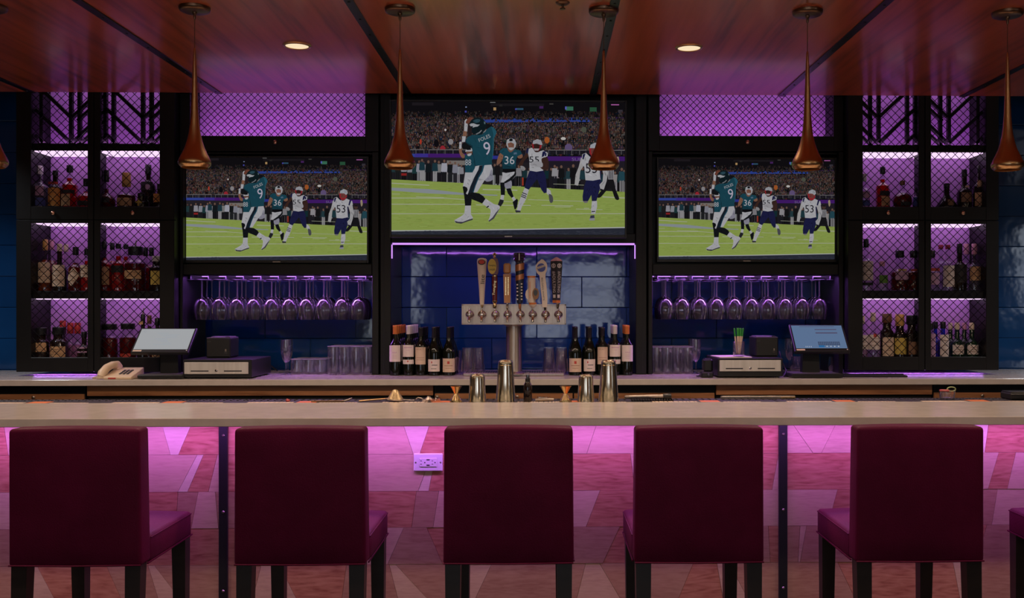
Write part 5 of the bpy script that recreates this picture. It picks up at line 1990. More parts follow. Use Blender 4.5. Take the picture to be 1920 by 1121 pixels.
def spirit(row, side, z, clipz=None):
    d = row
    Y, u, vt, w, shape, glass_, liq, fill, cap, capw, caph, labs, desc = d
    x, zt = at(u, vt, Y)
    H = zt - z
    k = mpx(Y)
    r = w * k / 2
    rnk = SHP.get(shape, (.3, .5, .7, 20))
    t = thing('liquor_bottle', desc, 'bottle', (x, Y, z), 'spirit bottles in the liquor cabinets')
    ch = caph * k
    Hb = H - ch * .75
    if shape == 'round':
        rc = r
        p = [(0, .001), (rc * .6, 0)]
        zc_ = rc * .80
        for i in range(1, 13):
            a_ = -math.pi / 2 + .65 + (math.pi - 1.0) * i / 12
            p.append((max(rc * math.cos(a_), .02 * rc), zc_ + rc * .95 * math.sin(a_)))
        rn_ = max(.011, r * .24)
        p = [q for q in p if not (q[1] > zc_ and q[0] < rn_)]
        p += [(rn_, zc_ + rc * 1.02), (rn_, Hb), (0, Hb)]
        n = 24
    elif shape == 'flare':
        rn_ = max(.011, r * .26)
        p = [(0, .001), (r * .96, 0), (r, .012), (r * .93, Hb * .18), (r * .66, Hb * .38), (r * .36, Hb * .56), (rn_, Hb * .68), (rn_, Hb), (0, Hb)]
        n = 24
    else:
        rn_ = max(.0105, r * rnk[0])
        p = bottle_prof(Hb, r, rn_, rnk[1], rnk[2])
        n = rnk[3]
    gm = M[glass_]
    bd = mk('bottle', MB().lathe(p, n), gm, t, smooth=45)
    if n == 8 or n == 12:
        bd.rotation_euler.z = math.pi / n
    if liq:
        zf_ = Hb * fill
        q = [(0, .004)]
        for i in range(1, len(p)):
            a_, b_ = p[i - 1], p[i]
            if b_[1] >= zf_:
                f_ = (zf_ - a_[1]) / max(b_[1] - a_[1], 1e-6)
                q.append(((a_[0] + (b_[0] - a_[0]) * max(0, min(1, f_))) * .94, zf_))
                break
            q.append((b_[0] * .94, max(b_[1], .004)))
        q.append((0, zf_))
        lo_ = mk('liquid', MB().lathe(q, n), M['liq_' + liq], t, smooth=45)
        lo_.rotation_euler.z = bd.rotation_euler.z
    if cap:
        cw = max(capw * k / 2, rn_ * 1.08)
        cm = M['cap_' + cap]
        c_ = mk('cap', MB().lathe([(cw * .96, H - ch), (cw, H - ch + .002), (cw, H - .003), (cw * .92, H), (0, H)], 14), cm, t, smooth=40)
    for lb in labs:
        mm, v0, v1, half = lb[:4]
        z0_, z1_ = az(v1, Y, u) - z, az(v0, Y, u) - z
        z0_, z1_ = max(z0_, .004), min(z1_, H * .97)
        if mm.startswith('pour'):
            mk('pourer', MB().tube([(0, 0, H - .002), (.002, 0, H + .02), (.008, -.004, H + .04)], [.006, .004, .003], 8), M['steel'], t, smooth=50)
            continue
        mid = -math.pi / 2 + (lb[4] if len(lb) > 4 else 0)
        rl = r * 1.015
        if shape == 'round':
            rl = r * 1.0
        g = MB()
        if mm.startswith('dia_'):
            c0 = (z0_ + z1_) / 2
            hh = (z1_ - z0_) / 2
            vs, fs = [], []
            nn = 8
            for i in range(nn + 1):
                a_ = -1 + 2 * i / nn
                top = c0 + hh * (1 - abs(a_ - .15) * 1.05) + .2 * hh * 0
                bot = c0 - hh * (1 - abs(a_ + .15) * 1.05)
                vs += [wrap(r, a_ * half * r, bot, r * .02), wrap(r, a_ * half * r, top, r * .02)]
            for i in range(nn):
                fs.append((2 * i, 2 * i + 2, 2 * i + 3, 2 * i + 1))
            g.add(vs, fs)
            mm = mm[4:]
        else:
            g.arc_label(rl, z0_, z1_, half, 10, mid)
        lo_ = mk('label', g, M['lab_' + mm], t, smooth=60)
        if mm in ('cream', 'tan', 'paper', 'orange') and z1_ - z0_ > .03:
            pm = MB()
            for q in range(3):
                zz = z0_ + (z1_ - z0_) * (.3 + .22 * q)
                pm.add(*strip_on(rl, zz, r * half * (1.1 - .3 * (q % 2)), .003))
            mk('print', pm, M['lab_brownlabel'], lo_)
    return t


YA, YB = 6.315, 6.395
rows = {
 ('left', 's1'): [
  (YA, 74, 311, 33, 'std', 'bglass', 'clear', .6, 'white', 9, 16, [('blue', 372, 387, 1.1), ('mauve', 350, 368, .9)], 'clear spirit bottle with blue lower label, first on the top left cabinet shelf'),
  (YA, 104, 320, 25, 'std', 'darkbottle', None, 0, 'black', 8, 9, [('orange', 353, 387, 1.1), ('redlabel', 342, 347, .8)], 'dark bottle with orange label beside the clear one, top left cabinet shelf'),
  (YA, 131, 310, 29, 'square', 'bglass', 'red', .80, 'black', 9, 13, [('blacklabel', 357, 364, 1.0), ('tan', 365, 387, .75, -.3)], 'red spirit bottle with black stopper and dark banner label, left cabinet top shelf'),
  (YA, 161, 335, 34, 'round', 'bglass', 'red', .7, 'black', 9, 14, [('blacklabel', 378, 387, .6)], 'round red decanter half hidden by the door stile, left cabinet top shelf'),
  (YA, 200, 319, 33, 'round', 'bglass', 'darkred', .66, 'black', 9, 22, [('blacklabel', 372, 381, .7)], 'round dark red decanter with tall black stopper, left cabinet top shelf'),
  (YA, 237, 324, 33, 'squat', 'bglass', 'brown', .56, 'gold', 8.5, 26, [('tan', 372, 387, .95)], 'brown spirit bottle with tall gold stopper and tan label, left cabinet top shelf'),
  (YB, 278, 309, 26, 'tall', 'darkbottle', None, 0, 'black', 11, 18, [('blacklabel', 342, 358, 1.0), ('mauve', 347, 357, .3, .3)], 'tall black bottle behind the gold cross, left cabinet top shelf'),
  (YA - .02, 265, 362, 28, 'squat', 'darkbottle', None, 0, 'black', 9, 6, [('yellow', 373, 387, .12), ('yellow', 378, 382, .45)], 'squat black bottle with a gold cross, left cabinet top shelf'),
  (YA, 299, 345, 22, 'std', 'darkbottle', None, 0, 'black', 8, 10, [('orange', 364, 380, .9)], 'dark bottle with orange label at the hinge side, left cabinet top shelf')],
 ('left', 's2'): [
  (YA, 85, 449, 24, 'std', 'bglass', 'amber', .72, 'gold', 9, 20, [('cream', 492, 530, 1.15)], 'amber whiskey bottle with gold stopper and large cream label, left cabinet middle shelf'),
  (YB, 97, 450, 22, 'std', 'bglass', 'amber', .7, 'pink', 8, 18, [], 'amber bottle with pink stopper behind the gold one, left cabinet middle shelf'),
  (YA, 112, 457, 25, 'long', 'darkbottle', None, 0, 'cream', 8, 14, [('cream', 497, 537, 1.15)], 'dark bottle with cream capsule and square cream label, left cabinet middle shelf'),
  (YB, 124, 458, 22, 'long', 'bglass', 'violet', .6, 'cream', 8, 14, [], 'bottle with cream capsule behind the dark one, left cabinet middle shelf'),
  (YA, 142, 463, 27, 'std', 'bglass', 'darkred', .74, 'black', 10, 15, [('dia_cream', 500, 538, .95)], 'dark red bottle with a tilted diamond label, left cabinet middle shelf'),
  (YA, 163, 466, 22, 'std', 'bglass', 'red', .8, 'black', 9, 12, [('cream', 497, 520, 1.1)], 'red bottle with cream label cut by the door stile, left cabinet middle shelf'),
  (YA, 195, 453, 27, 'std', 'bglass', 'red', .76, 'black', 8, 13, [('tan', 500, 534, 1.1)], 'red bottle with tan label at the mullion, left cabinet middle shelf'),
  (YB, 210.5, 455, 22, 'std', 'bglass', 'red', .7, 'black', 8, 13, [], 'red bottle with black cap behind the tan label, left cabinet middle shelf'),
  (YA, 222, 457, 25, 'square', 'bglass', 'red', .8, 'black', 9, 9, [('blacklabel', 498, 511, 1.1)], 'square red bottle with a slanted black label, left cabinet middle shelf'),
  (YB, 236, 458, 22, 'square', 'bglass', 'red', .8, 'black', 9, 9, [], 'square red bottle behind the black labelled one, left cabinet middle shelf'),
  (YA, 254, 462, 39, 'jug', 'bglass', 'darkred', .72, 'black', 9, 16, [('tan', 507, 523, .9), ('pour', 0, 0, 0)], 'wide dark red bottle with a pouring spout, left cabinet middle shelf'),
  (YB, 273, 464, 20, 'std', 'bglass', 'red', .7, 'black', 8.5, 16, [], 'red bottle behind, nearest the wide one, black cap, left cabinet middle shelf'),
  (YB, 284, 464, 20, 'std', 'bglass', 'red', .7, 'black', 8.5, 16, [], 'red bottle behind the yellow oval label, black cap, left cabinet middle shelf'),
  (YA, 296, 480, 30, 'jug', 'darkbottle', None, 0, 'white', 9, 10, [('yellow', 508, 534, .6)], 'dark bottle with yellow oval label at the hinge side, left cabinet middle shelf')],
 ('left', 'b'): [
  (YA, 77, 614, 29, 'jug', 'darkbottle', None, 0, 'black', 22, 14, [('tan', 642, 659, 1.1)], 'black jug bottle with printed tan label, first on the left cabinet bottom shelf'),
  (YA, 111, 613, 31, 'jug', 'darkbottle', None, 0, 'black', 23, 14, [('tan', 649, 669, 1.15)], 'black jug bottle with bright tan label, second on the left cabinet bottom shelf'),
  (YB, 118, 601, 21, 'std', 'bglass', 'red', .55, 'red', 11, 22, [], 'bottle with tallest red capsule behind the tan label, left cabinet bottom shelf'),
  (YB, 132, 605, 19, 'std', 'bglass', 'pink', .6, 'red', 11, 20, [], 'red capped bottle, middle one of three, left cabinet bottom shelf'),
  (YB, 145.5, 605, 19, 'std', 'bglass', 'pink', .6, 'red', 11, 20, [], 'red capped bottle nearest the door stile, left cabinet bottom shelf'),
  (YA, 158, 622, 24, 'std', 'darkbottle', None, 0, 'black', 10, 10, [('mauve', 650, 653, .8), ('mauve', 658, 661, .8)], 'black bottle with pale lettering by the door stile, left cabinet bottom shelf'),
  (YA, 206, 607, 29, 'jug', 'bglass', 'darkred', .75, 'black', 25, 11, [], 'wide capped dark red bottle by the mullion, left cabinet bottom shelf'),
  (YA, 240, 606, 30, 'jug', 'bglass', 'darkred', .75, 'black', 25, 11, [('redlabel', 662, 669, .7)], 'wide capped dark red bottle with red strip, behind the left terminal'),
  (YA, 268, 589, 20, 'tall', 'darkbottle', None, 0, 'black', 8, 16, [('tan', 602, 608, .4), ('pour', 0, 0, 0)], 'slim dark bottle with pouring spout rising behind the left terminal'),
  (YA, 280, 591, 20, 'tall', 'bglass', 'brown', .9, 'brown', 8, 16, [], 'slim brown bottle rising behind the left terminal'),
  (YA, 295, 596, 19, 'tall', 'darkbottle', None, 0, 'black', 9, 14, [('tan', 662, 669, .9)], 'slim black bottle at the hinge side behind the left terminal')],
 ('right', 's1'): [
  (YA, 1621, 326, 20, 'std', 'bglass', 'clear', .6, 'white', 8, 14, [('mauve', 360, 372, 1.0), ('blue', 376, 387, 1.1)], 'clear bottle with blue lower label, first on the right cabinet top shelf'),
  (YA, 1655, 313, 26, 'square', 'bglass', 'red', .80, 'black', 9, 13, [('blacklabel', 359, 368, .9, .2), ('tan', 369, 387, .8, .3)], 'red spirit bottle with black stopper and dark banner label, right cabinet top shelf'),
  (YA, 1692, 339, 37, 'round', 'bglass', 'darkred', .62, 'brown', 8, 8, [('blacklabel', 380, 387, .5)], 'round dark red decanter with red neck, right cabinet top shelf'),
  (YA, 1718.5, 352, 15, 'square', 'bglass', 'violet', .8, 'black', 7, 8, [('blue', 370, 387, 1.2)], 'slim violet bottle cut by the door stile, right cabinet top shelf'),
  (YA, 1775, 344, 39, 'flare', 'darkbottle', None, 0, 'black', 11, 9, [('brownlabel', 376, 387, .3)], 'black flared decanter with long neck, right cabinet top shelf'),
  (YA, 1808, 318, 27, 'long', 'darkbottle', None, 0, 'black', 8, 14, [('brownlabel', 362, 380, .8), ('cream', 349, 353, .3)], 'dark long necked bottle with mottled label, right cabinet top shelf'),
  (YA, 1836, 310, 24, 'std', 'darkbottle', None, 0, 'black', 9, 14, [('tan', 362, 387, 1.1), ('tan', 339, 352, .7)], 'dark bottle with two tan labels at the hinge side, right cabinet top shelf')],
 ('right', 's2'): [
  (YA, 1624, 448, 26, 'std', 'bglass', 'clear', .7, 'black', 10, 16, [('paper', 490, 526, 1.0), ('blacklabel', 530, 535, 1.0)], 'clear bottle with white label and black cap, first on the right cabinet middle shelf'),
  (YA, 1654, 490, 22, 'squat', 'bglass', 'clear', .6, 'pink', 9, 9, [('green', 516, 531, .8)], 'small clear bottle with a green label, right cabinet middle shelf'),
  (YA, 1687, 470, 34, 'squat', 'bglass', 'darkred', .62, 'black', 16, 13, [('mauve', 509, 525, .8), ('yellow', 505, 508, .5)], 'crystal dark red bottle with double ring cap, right cabinet middle shelf'),
  (YA, 1714, 470, 33, 'squat', 'bglass', 'darkred', .62, 'black', 16, 13, [('redlabel', 505, 509, .7)], 'crystal dark red bottle cut by the door stile, right cabinet middle shelf'),
  (YA, 1746, 470, 30, 'squat', 'bglass', 'clear', .62, 'black', 14, 13, [('redlabel', 503, 509, 1.0), ('mauve', 512, 534, 1.0)], 'clear bottle with red band right of the mullion, right cabinet middle shelf'),
  (YA, 1777, 459, 24, 'std', 'bglass', 'clear', .6, 'wine', 9, 8, [('paper', 498, 538, 1.1)], 'clear bottle with tall pale label and red cap, right cabinet middle shelf'),
  (YB, 1764, 459, 21, 'std', 'bglass', 'clear', .6, 'wine', 9, 8, [], 'clear red capped bottle behind the pale label, right cabinet middle shelf'),
  (YA, 1799, 457, 26, 'std', 'darkbottle', None, 0, 'black', 8, 18, [('blacklabel', 496, 530, 1.2)], 'matt black bottle with slim neck, right cabinet middle shelf'),
  (YB, 1812, 457, 22, 'std', 'bglass', 'clear', .6, 'pink', 10, 20, [], 'clear bottle with pink stopper behind the black one, right cabinet middle shelf'),
  (YA, 1827, 457, 24, 'std', 'bglass', 'clear', .6, 'pink', 10, 20, [('tan', 500, 526, 1.1)], 'clear bottle with tan label and pink stopper, right cabinet middle shelf')],
 ('right', 'b'): [
  (YA, 1617, 592, 20, 'std', 'bglass', 'pink', .7, 'cream', 9, 15, [('paper', 628, 655, 1.1)], 'clear bottle with white label cut by the frame, right cabinet bottom shelf'),
  (YA, 1637, 586, 25, 'std', 'bglass', 'clear', .7, 'cream', 9, 17, [('paper', 627, 655, 1.15), ('redlabel', 625, 632, .25)], 'clear bottle with white label and red seal, right cabinet bottom shelf'),
  (YA, 1663, 588, 25, 'jug', 'darkbottle', None, 0, 'brown', 18, 17, [('cream', 632, 667, 1.0)], 'dark bottle with brown cap and tall cream label, right cabinet bottom shelf'),
  (YA, 1687, 589, 24, 'jug', 'darkbottle', None, 0, 'gold', 17, 22, [('yellow', 633, 664, 1.15)], 'dark bottle with gold cap and yellow label, right cabinet bottom shelf'),
  (YA, 1709, 591, 24, 'jug', 'darkbottle', None, 0, 'black', 20, 17, [('brownlabel', 640, 664, .8)], 'dark bottle with wide black cap and round brown label, right cabinet bottom shelf'),
  (YB, 1754, 603, 18, 'std', 'bluebottle', None, 0, 'black', 9, 13, [], 'blue bottle behind the arched label, right cabinet bottom shelf'),
  (YA, 1768, 603, 22, 'std', 'bluebottle', None, 0, 'black', 10, 13, [('paper', 627, 668, .85)], 'blue bottle with a tall arched white label, right cabinet bottom shelf'),
  (YA - .02, 1746, 606, 16, 'std', 'bglass', 'pink', .8, 'black', 8, 12, [('mauve', 625, 668, 1.1)], 'slim bottle with mauve label right of the mullion, right cabinet bottom shelf'),
  (YA, 1794.5, 605, 24, 'std', 'greenbottle', None, 0, 'cream', 7, 13, [('paper', 646, 664, 1.1)], 'dark green bottle with white label beside the blue bottle, right cabinet bottom shelf'),
  (YB, 1782, 605, 21, 'std', 'greenbottle', None, 0, 'cream', 7, 13, [], 'dark green bottle behind, nearest the blue bottle, right cabinet bottom shelf'),
  (YB, 1808, 605, 21, 'std', 'greenbottle', None, 0, 'pink', 7, 13, [], 'dark green bottle behind, between the two white labels, right cabinet bottom shelf'),
  (YA, 1822, 605, 24, 'std', 'greenbottle', None, 0, 'cream', 7, 13, [('paper', 646, 664, 1.1)], 'dark green bottle with white label at the hinge side, right cabinet bottom shelf')],
}
for (side, kk), lst in rows.items():
    z = SHELF[(side, kk)]
    for rw in lst:
        spirit(rw, side, z)
# ------------------------------------------------------------------ tills, terminals, printers, telephone
def terminal(label, uTL, uTR, uBL, uBR, vT, vB, base_u, screen_mat, extra):
    Yb, Yt = 5.985, 6.115
    xT0, zT = at(uTL, vT, Yt)
    xT1, _ = at(uTR, vT, Yt)
    zB = az(vB, Yb, uBL)
    xc = (xT0 + xT1) / 2
    w = (xT1 - xT0) / 2
    yc = 6.07
    t = thing('pos_terminal', label, 'till terminal', (xc, yc, ZC), 'touch screen terminals')
    # screen panel in local coordinates: tilted back plate
    h = math.hypot(Yt - Yb, zT - zB)
    ang = math.atan2(zT - zB, Yt - Yb)          # slope of the plate from bottom to top
    Mx = Matrix.Translation(Vector((0, (Yb + Yt) / 2 - yc, (zT + zB) / 2 - ZC))) @ Matrix.Rotation(ang, 4, 'X')
    # plate lies in its own XY plane, normal +Z
    b = w + .012
    mk('screen_housing', MB().box(-b, b, -h / 2 - .026, h / 2 + .012, -.026, 0, .004).xf(Mx), M['plastic'], t)
    s = mk('screen', MB().box(-w, w, -h / 2, h / 2, .0005, .0015).xf(Mx), screen_mat, t)
    for nm, geo, m_ in extra(w, h):
        mk(nm, geo.xf(Mx), m_, s)
    mk('sticker', MB().box(-w, -w + .052, -h / 2 - .018, -h / 2 - .006, .0004, .001).xf(Mx), M['lab_cream'], t)
    u0, u1 = base_u
    x0, x1 = ax(u0, 5.93) - xc, ax(u1, 5.93) - xc
    mk('base_plate', MB().box(x0, x1, -.15, .10, .003, .026, .006), M['plastic'], t)
    mk('top_plate', MB().box(x0 + .012, x1 - .012, -.135, .09, .0255, .0268, .0005), M['lid'], t)
    mk('rubber_foot', MB().box(x0 + .02, x0 + .05, -.13, -.10, 0, .004).box(x1 - .05, x1 - .02, -.13, -.10, 0, .004).box(x0 + .02, x0 + .05, .05, .08, 0, .004).box(x1 - .05, x1 - .02, .05, .08, 0, .004), M['plastic'], t)
    xm = (x0 + x1) / 2
    mk('stand', MB().ext([(xm - .055, .024), (xm + .055, .024), (xm + .048, .20), (xm - .048, .20)], .0, .055), M['plastic'], t)
    mk('power_light', MB().box(w - .006, w + .001, -h / 2 - .012, -h / 2 - .006, .0004, .001).xf(Mx), M['lettering'], t)
    return t


m_l = emis('terminal_screen_left', (.36, .37, .385), .95)
N, L = m_l.node_tree.nodes, m_l.node_tree.links


def ex_left(w, h):
    mb = MB()
    for i in range(9):
        y = h * (.28 - .07 * i)
        x = w * (-.35 + .12 * (i % 4))
        mb.box(x, x + w * R.uniform(.25, .75), y, y + .0025, .0016, .0019)
    yield 'text_lines', mb, emis('faint_screen_text', (.30, .34, .39), 1)
    r_ = MB().lathe([(.006, 0), (.008, 0)], 16, c=(-w * .84, h * .38, .0018))
    yield 'logo_ring', r_, emis('faint_ring', (.27, .29, .33), 1)


def ex_right(w, h):
    a = MB()
    a.box(-.1 * w, .76 * w, .30 * h, .335 * h, .0016, .0019).box(-.1 * w, .76 * w, .14 * h, .19 * h, .0016, .0019).box(-.68 * w, .7 * w, .44 * h, .46 * h, .0016, .0019)
    yield 'form_lines', a, emis('screen_lines', (.075, .065, .12), 1)
    b = MB()
    for r_ in range(4):
        for c_ in range(12):
            x = -.10 * w + c_ * .072 * w
            y = -.22 * h - r_ * .042 * h
            b.box(x, x + .058 * w, y - .030 * h, y, .0016, .0019)
    yield 'keypad', b, emis('screen_keys', (.035, .045, .09), 1)
    c = MB().box(-.10 * w, .12 * w, -.46 * h, -.38 * h, .0016, .0019)
    yield 'blue_button', c, emis('screen_button', (.02, .12, .30), 1)
    d = MB()
    for i in range(4):
        d.lathe([(0, 0), (.0045, 0)], 10, c=(w * (.22 + .15 * i), -.42 * h, .0018))
        d.box(-w * (.62 - .07 * i), -w * (.60 - .07 * i), -.46 * h, -.41 * h, .0016, .0019)
    yield 'icons', d, emis('screen_icons', (.40, .44, .52), 1)


terminal('black touch terminal with a pale lit screen beside the almond telephone', 266.5, 365.5, 250, 353, 617, 655, (258, 344), m_l, ex_left)
m_r = emis('terminal_screen_right', (.098, .155, .27), 1.0)
terminal('black touch terminal with a blue lit screen before the right liquor cabinet', 1483, 1577, 1490, 1586, 610.5, 653, (1484, 1581), m_r, ex_right)


def cash_drawer(label, u0, u1, v0, v1, Y, pu, pv, depth=.42):
    x0, x1 = ax(u0, Y), ax(u1, Y)
    um = (u0 + u1) / 2
    xc = (x0 + x1) / 2
    zt = az(v0, Y, um) - ZC
    w = (x1 - x0) / 2
    t = thing('cash_drawer', label, 'cash drawer', (xc, Y, ZC), 'cash drawers')
    mk('case', MB().box(-w, w, 0, depth, .008, zt, .004), M['plastic'], t)
    for sx in (-1, 1):
        for y in (.03, depth - .03):
            mk('rubber_foot', MB().lathe([(0, 0), (.010, 0), (.012, .009), (0, .009)], 12, c=(sx * (w - .03), y, 0)), M['plastic'], t, smooth=40)
    p0, p1 = ax(pu[0], Y) - xc, ax(pu[1], Y) - xc
    q0, q1 = az(pv[1], Y, um) - ZC, az(pv[0], Y, um) - ZC
    f = mk('front_panel', MB().box(p0, p1, -.006, .001, q0, q1, .002), M['drawersteel'], t)
    k = mpx(Y)
    pm = (p0 + p1) / 2
    pw = p1 - p0
    sl = MB()
    for a, b in ((.10, .38), (.62, .90)):
        sl.box(p0 + a * pw, p0 + b * pw, -.0066, -.0058, q0 + (q1 - q0) * .20, q0 + (q1 - q0) * .30)
    mk('media_slot', sl, M['ink'], f)
    mk('key_lock', MB().lathe([(0, .003), (.006, .003), (.0085, .0015), (.009, 0)], 16, c=(pm, -.006, q0 + (q1 - q0) * .28), M=RX), M['chrome'], f, smooth=40)
    return t, zt


dl, zdl = cash_drawer('black cash drawer with a pinkish steel front, under the left receipt printer', 343, 472, 674, 707, 5.945, (346, 466), (679, 701))
dr_, zdr = cash_drawer('black cash drawer with a bright steel front, under the pen glass', 1346, 1468, 671.5, 702, 5.96, (1349, 1464), (675, 696))


def printer(label, u0, u1, v0, v1, Y, zt, depth=.17):
    x0, x1 = ax(u0, Y), ax(u1, Y)
    w = (x1 - x0) / 2
    xc = (x0 + x1) / 2
    h = az(v0, Y, (u0 + u1) / 2) - ZC - zt
    t = thing('receipt_printer', label, 'receipt printer', (xc, Y, ZC + zt), 'receipt printers')
    mk('case', MB().box(-w, w, 0, depth, .003, h, .007), M['plastic'], t)
    mk('foot', MB().box(-w + .01, w - .01, .01, depth - .01, 0, .004), M['plastic'], t)
    mk('paper_slot', MB().box(-w * .55, w * .6, .03, .055, h - .0005, h + .0012), M['ink'], t)
    mk('lid', MB().box(-w * .97, w * .97, .004, depth - .004, h - .004, h + .0008, .001), M['lid'], t)
    mk('paper_hatch', MB().box(-w * .86, w * .86, .06, depth - .012, h - .002, h + .006, .004), M['lid'], t)
    mk('cutter_tab', MB().box(w * .5, w * .85, .02, .035, h - .001, h + .007, .002), M['plastic'], t)
    mk('feed_button', MB().box(w * .50, w * .74, -.0015, .002, h * .2, h * .36, .001), M['ink'], t)
    mk('status_plate', MB().box(w * .56, w * .68, -.0028, -.0012, h * .32, h * .44, .0008), M['steel'], t)
    mk('maker_plate', MB().box(-w * .88, -w * .62, -.0012, .001, h * .78, h * .83), M['h_grey'], t)
    return t


printer('black receipt printer on the cash drawer beside the left terminal', 386, 432, 633, 669, 6.12, zdl)
printer('black receipt printer on the cash drawer beside the right terminal', 1417, 1459.5, 632, 667, 6.11, zdr, .2)
# pens in a glass, papers on the right drawer
Yp = 6.03
xg, _ = at(1385, 660, Yp)
zg = ZC + zdr
pp = tag(mk('paper_slips', MB().box(-.10, .10, -.09, .14, 0, .006, .001), M['lab_paper']), 'pale paper slips lying under the pen glass on the black drawer', 'papers')
pp.location = (ax(1372, 6.1), 6.09, zg)
pp.rotation_euler = (0, 0, .08)
zg += .0065
gl_ = tag(mk('pen_glass', MB().lathe([(0, 0), (.031, 0), (.034, .004), (.036, .092), (.035, .093), (.033, .092), (.031, .016), (0, .013)], 22), M['tumbler'], smooth=50), 'small rocks glass holding green tipped pens', 'glass')
gl_.location = (xg, Yp, zg)
pen = None
for i, (u, vt, lean, lab) in enumerate(((1373, 618, -.10, 'first from the left'), (1382, 619, -.03, 'second from the left'), (1385.5, 619, .0, 'in the middle'), (1390, 619.5, .05, 'second from the right'), (1394.5, 618.5, .10, 'first from the right'))):
    lab = 'white pen with green cap standing in the glass, %s' % lab
    if pen is None:
        pen = thing('pen', lab, 'pen', (0, 0, 0), 'pens in the glass')
        mk('barrel', MB().lathe([(0, 0), (.0025, .002), (.0048, .012), (.0052, .115)], 10), M['lab_cream'], pen, smooth=40)
        mk('cap', MB().lathe([(.0058, .112), (.0058, .150), (.0048, .160), (.002, .163), (0, .163)], 10), mat('green_pen_cap', (.02, .22, .03), .35), pen, smooth=40)
        p_ = pen
    else:
        p_ = dup(pen, label=lab)
    p_.location = (xg + lean * .09, Yp + (-.008 if i % 2 else .008), zg + .0145)
    p_.rotation_euler = (0.06 * (1 if i % 2 == 0 else -1), lean * 1.15, 0)
# black adapter and cable beside the right drawer
ad = thing('power_adapter', 'black power adapter with a round plug beside the right cash drawer', 'adapter', (ax(1326, 6.0), 6.0, ZC))
mk('case', MB().box(-.04, .035, -.03, .05, 0, .035, .008), M['plastic'], ad)
mk('upright_part', MB().box(-.02, .04, .02, .09, .03, .115, .012), M['plastic'], ad)
mk('plug', MB().lathe([(0, .010), (.007, .009), (.009, .004), (.009, 0)], 12, c=(.004, -.03, .018), M=RX), M['h_grey'], ad, smooth=40)
mk('cable', MB().tube([(-.03, .0, .012), (-.055, -.02, .006), (-.06, .03, .006), (-.03, .1, .006), (.03, .16, .006)], .0035, 8), M['plastic'], ad, smooth=60)
cbx = tag(mk('terminal_cable', MB().tube([(ax(1461, 6.2), 6.2, ZC + .15), (ax(1466, 6.14), 6.14, ZC + .09), (ax(1474, 6.1), 6.1, ZC + .035), (ax(1470, 6.0), 6.0, ZC + .006), (ax(1478, 6.02), 6.02, ZC + .005)], .004, 8), M['plastic'], smooth=60), 'black cable hanging between the right printer and its terminal', 'cable')
ps = thing('flat_tray', 'flat black tray lying on the counter below the right liquor cabinet', 'tray', (ax(1640, 6.02), 6.02, ZC))
mk('body', MB().box(-.20, .195, -.03, .05, 0, .012, .003), M['plastic'], ps)
mk('raised_edge', MB().box(-.20, .195, .042, .05, .012, .018, .001), M['plastic'], ps)
# cable behind the left drawer
tag(mk('printer_cable', MB().tube([(ax(440, 6.3), 6.28, ZC + .06), (ax(480, 6.4), 6.40, ZC + .10), (ax(503, 6.5), 6.5, ZC + .06), (ax(520, 6.6), 6.6, ZC + .006)], .004, 8), M['plastic'], smooth=60), 'thin black cable looping behind the left cash drawer', 'cable')

# telephone
Yq = 5.965
tp = thing('telephone', 'almond desk telephone at the front edge of the back counter', 'telephone', (ax(222, Yq), Yq, ZC))
kq = mpx(Yq)


def tpx(u):
    return (u - 222) * kq


body = MB()
vs, fs = [], []
for x in (tpx(203), tpx(255)):
    s = 0 if x < 0 else 0
    vs += [(x, -.075, 0), (x, -.075, .016), (x, .115, .062), (x, .115, 0)]
fs = [(0, 1, 2, 3), (7, 6, 5, 4), (0, 4, 5, 1), (1, 5, 6, 2), (2, 6, 7, 3), (3, 7, 4, 0)]
body.add(vs, fs)
bm = bmesh.new()
bv = [bm.verts.new(v) for v in body.v]
for f in body.f:
    bm.faces.new([bv[i] for i in f])
bmesh.ops.recalc_face_normals(bm, faces=bm.faces)
bmesh.ops.bevel(bm, geom=list(bm.edges), offset=.006, segments=3, affect='EDGES', profile=.6)
bm.verts.ensure_lookup_table()
body = MB().add([tuple(v.co) for v in bm.verts], [tuple(v.index for v in f.verts) for f in bm.faces])
bm.free()
mk('body', body, M['almond'], tp, smooth=50)
kb = MB()


def on_top(x, y, e):
    return (x, y, .016 + (y + .075) / .19 * .046 + e)


for r_ in range(4):
    for c_ in range(3):
        x = tpx(226) + c_ * .022
        y = -.025 + r_ * .022
        vs = [on_top(x + a, y + b, e) for a, b in ((0, 0), (.014, 0), (.014, .013), (0, .013)) for e in (-.002, .004)]
        kb.add(vs, [(1, 3, 5, 7), (0, 1, 3, 2)[::-1], (2, 3, 5, 4)[::-1], (4, 5, 7, 6)[::-1], (6, 7, 1, 0)[::-1]])
mk('keypad', kb, M['h_grey'], tp)
mk('message_lamp', MB().box(tpx(213), tpx(227), -.0775, -.074, .004, .012, .001), M['lab_redlabel'], tp)
hs = MB().tube([(tpx(198), -.062, .014), (tpx(199), -.05, .036), (tpx(202), -.01, .066), (tpx(205), .04, .080), (tpx(208), .085, .078), (tpx(209), .105, .062)], [.022, .026, .024, .022, .026, .024], 14)
hs_ = mk('handset', hs, M['almond'], tp, smooth=60)
mk('earpiece', MB().lathe([(0, 0), (.024, 0), (.026, .008), (.020, .02), (0, .022)], 16, c=(tpx(208), .09, .052)), M['almond'], hs_, smooth=50)
mk('mouthpiece', MB().lathe([(0, 0), (.022, 0), (.025, .006), (.020, .018), (0, .02)], 16, c=(tpx(197), -.06, .003)), M['almond'], hs_, smooth=50)
cs = []
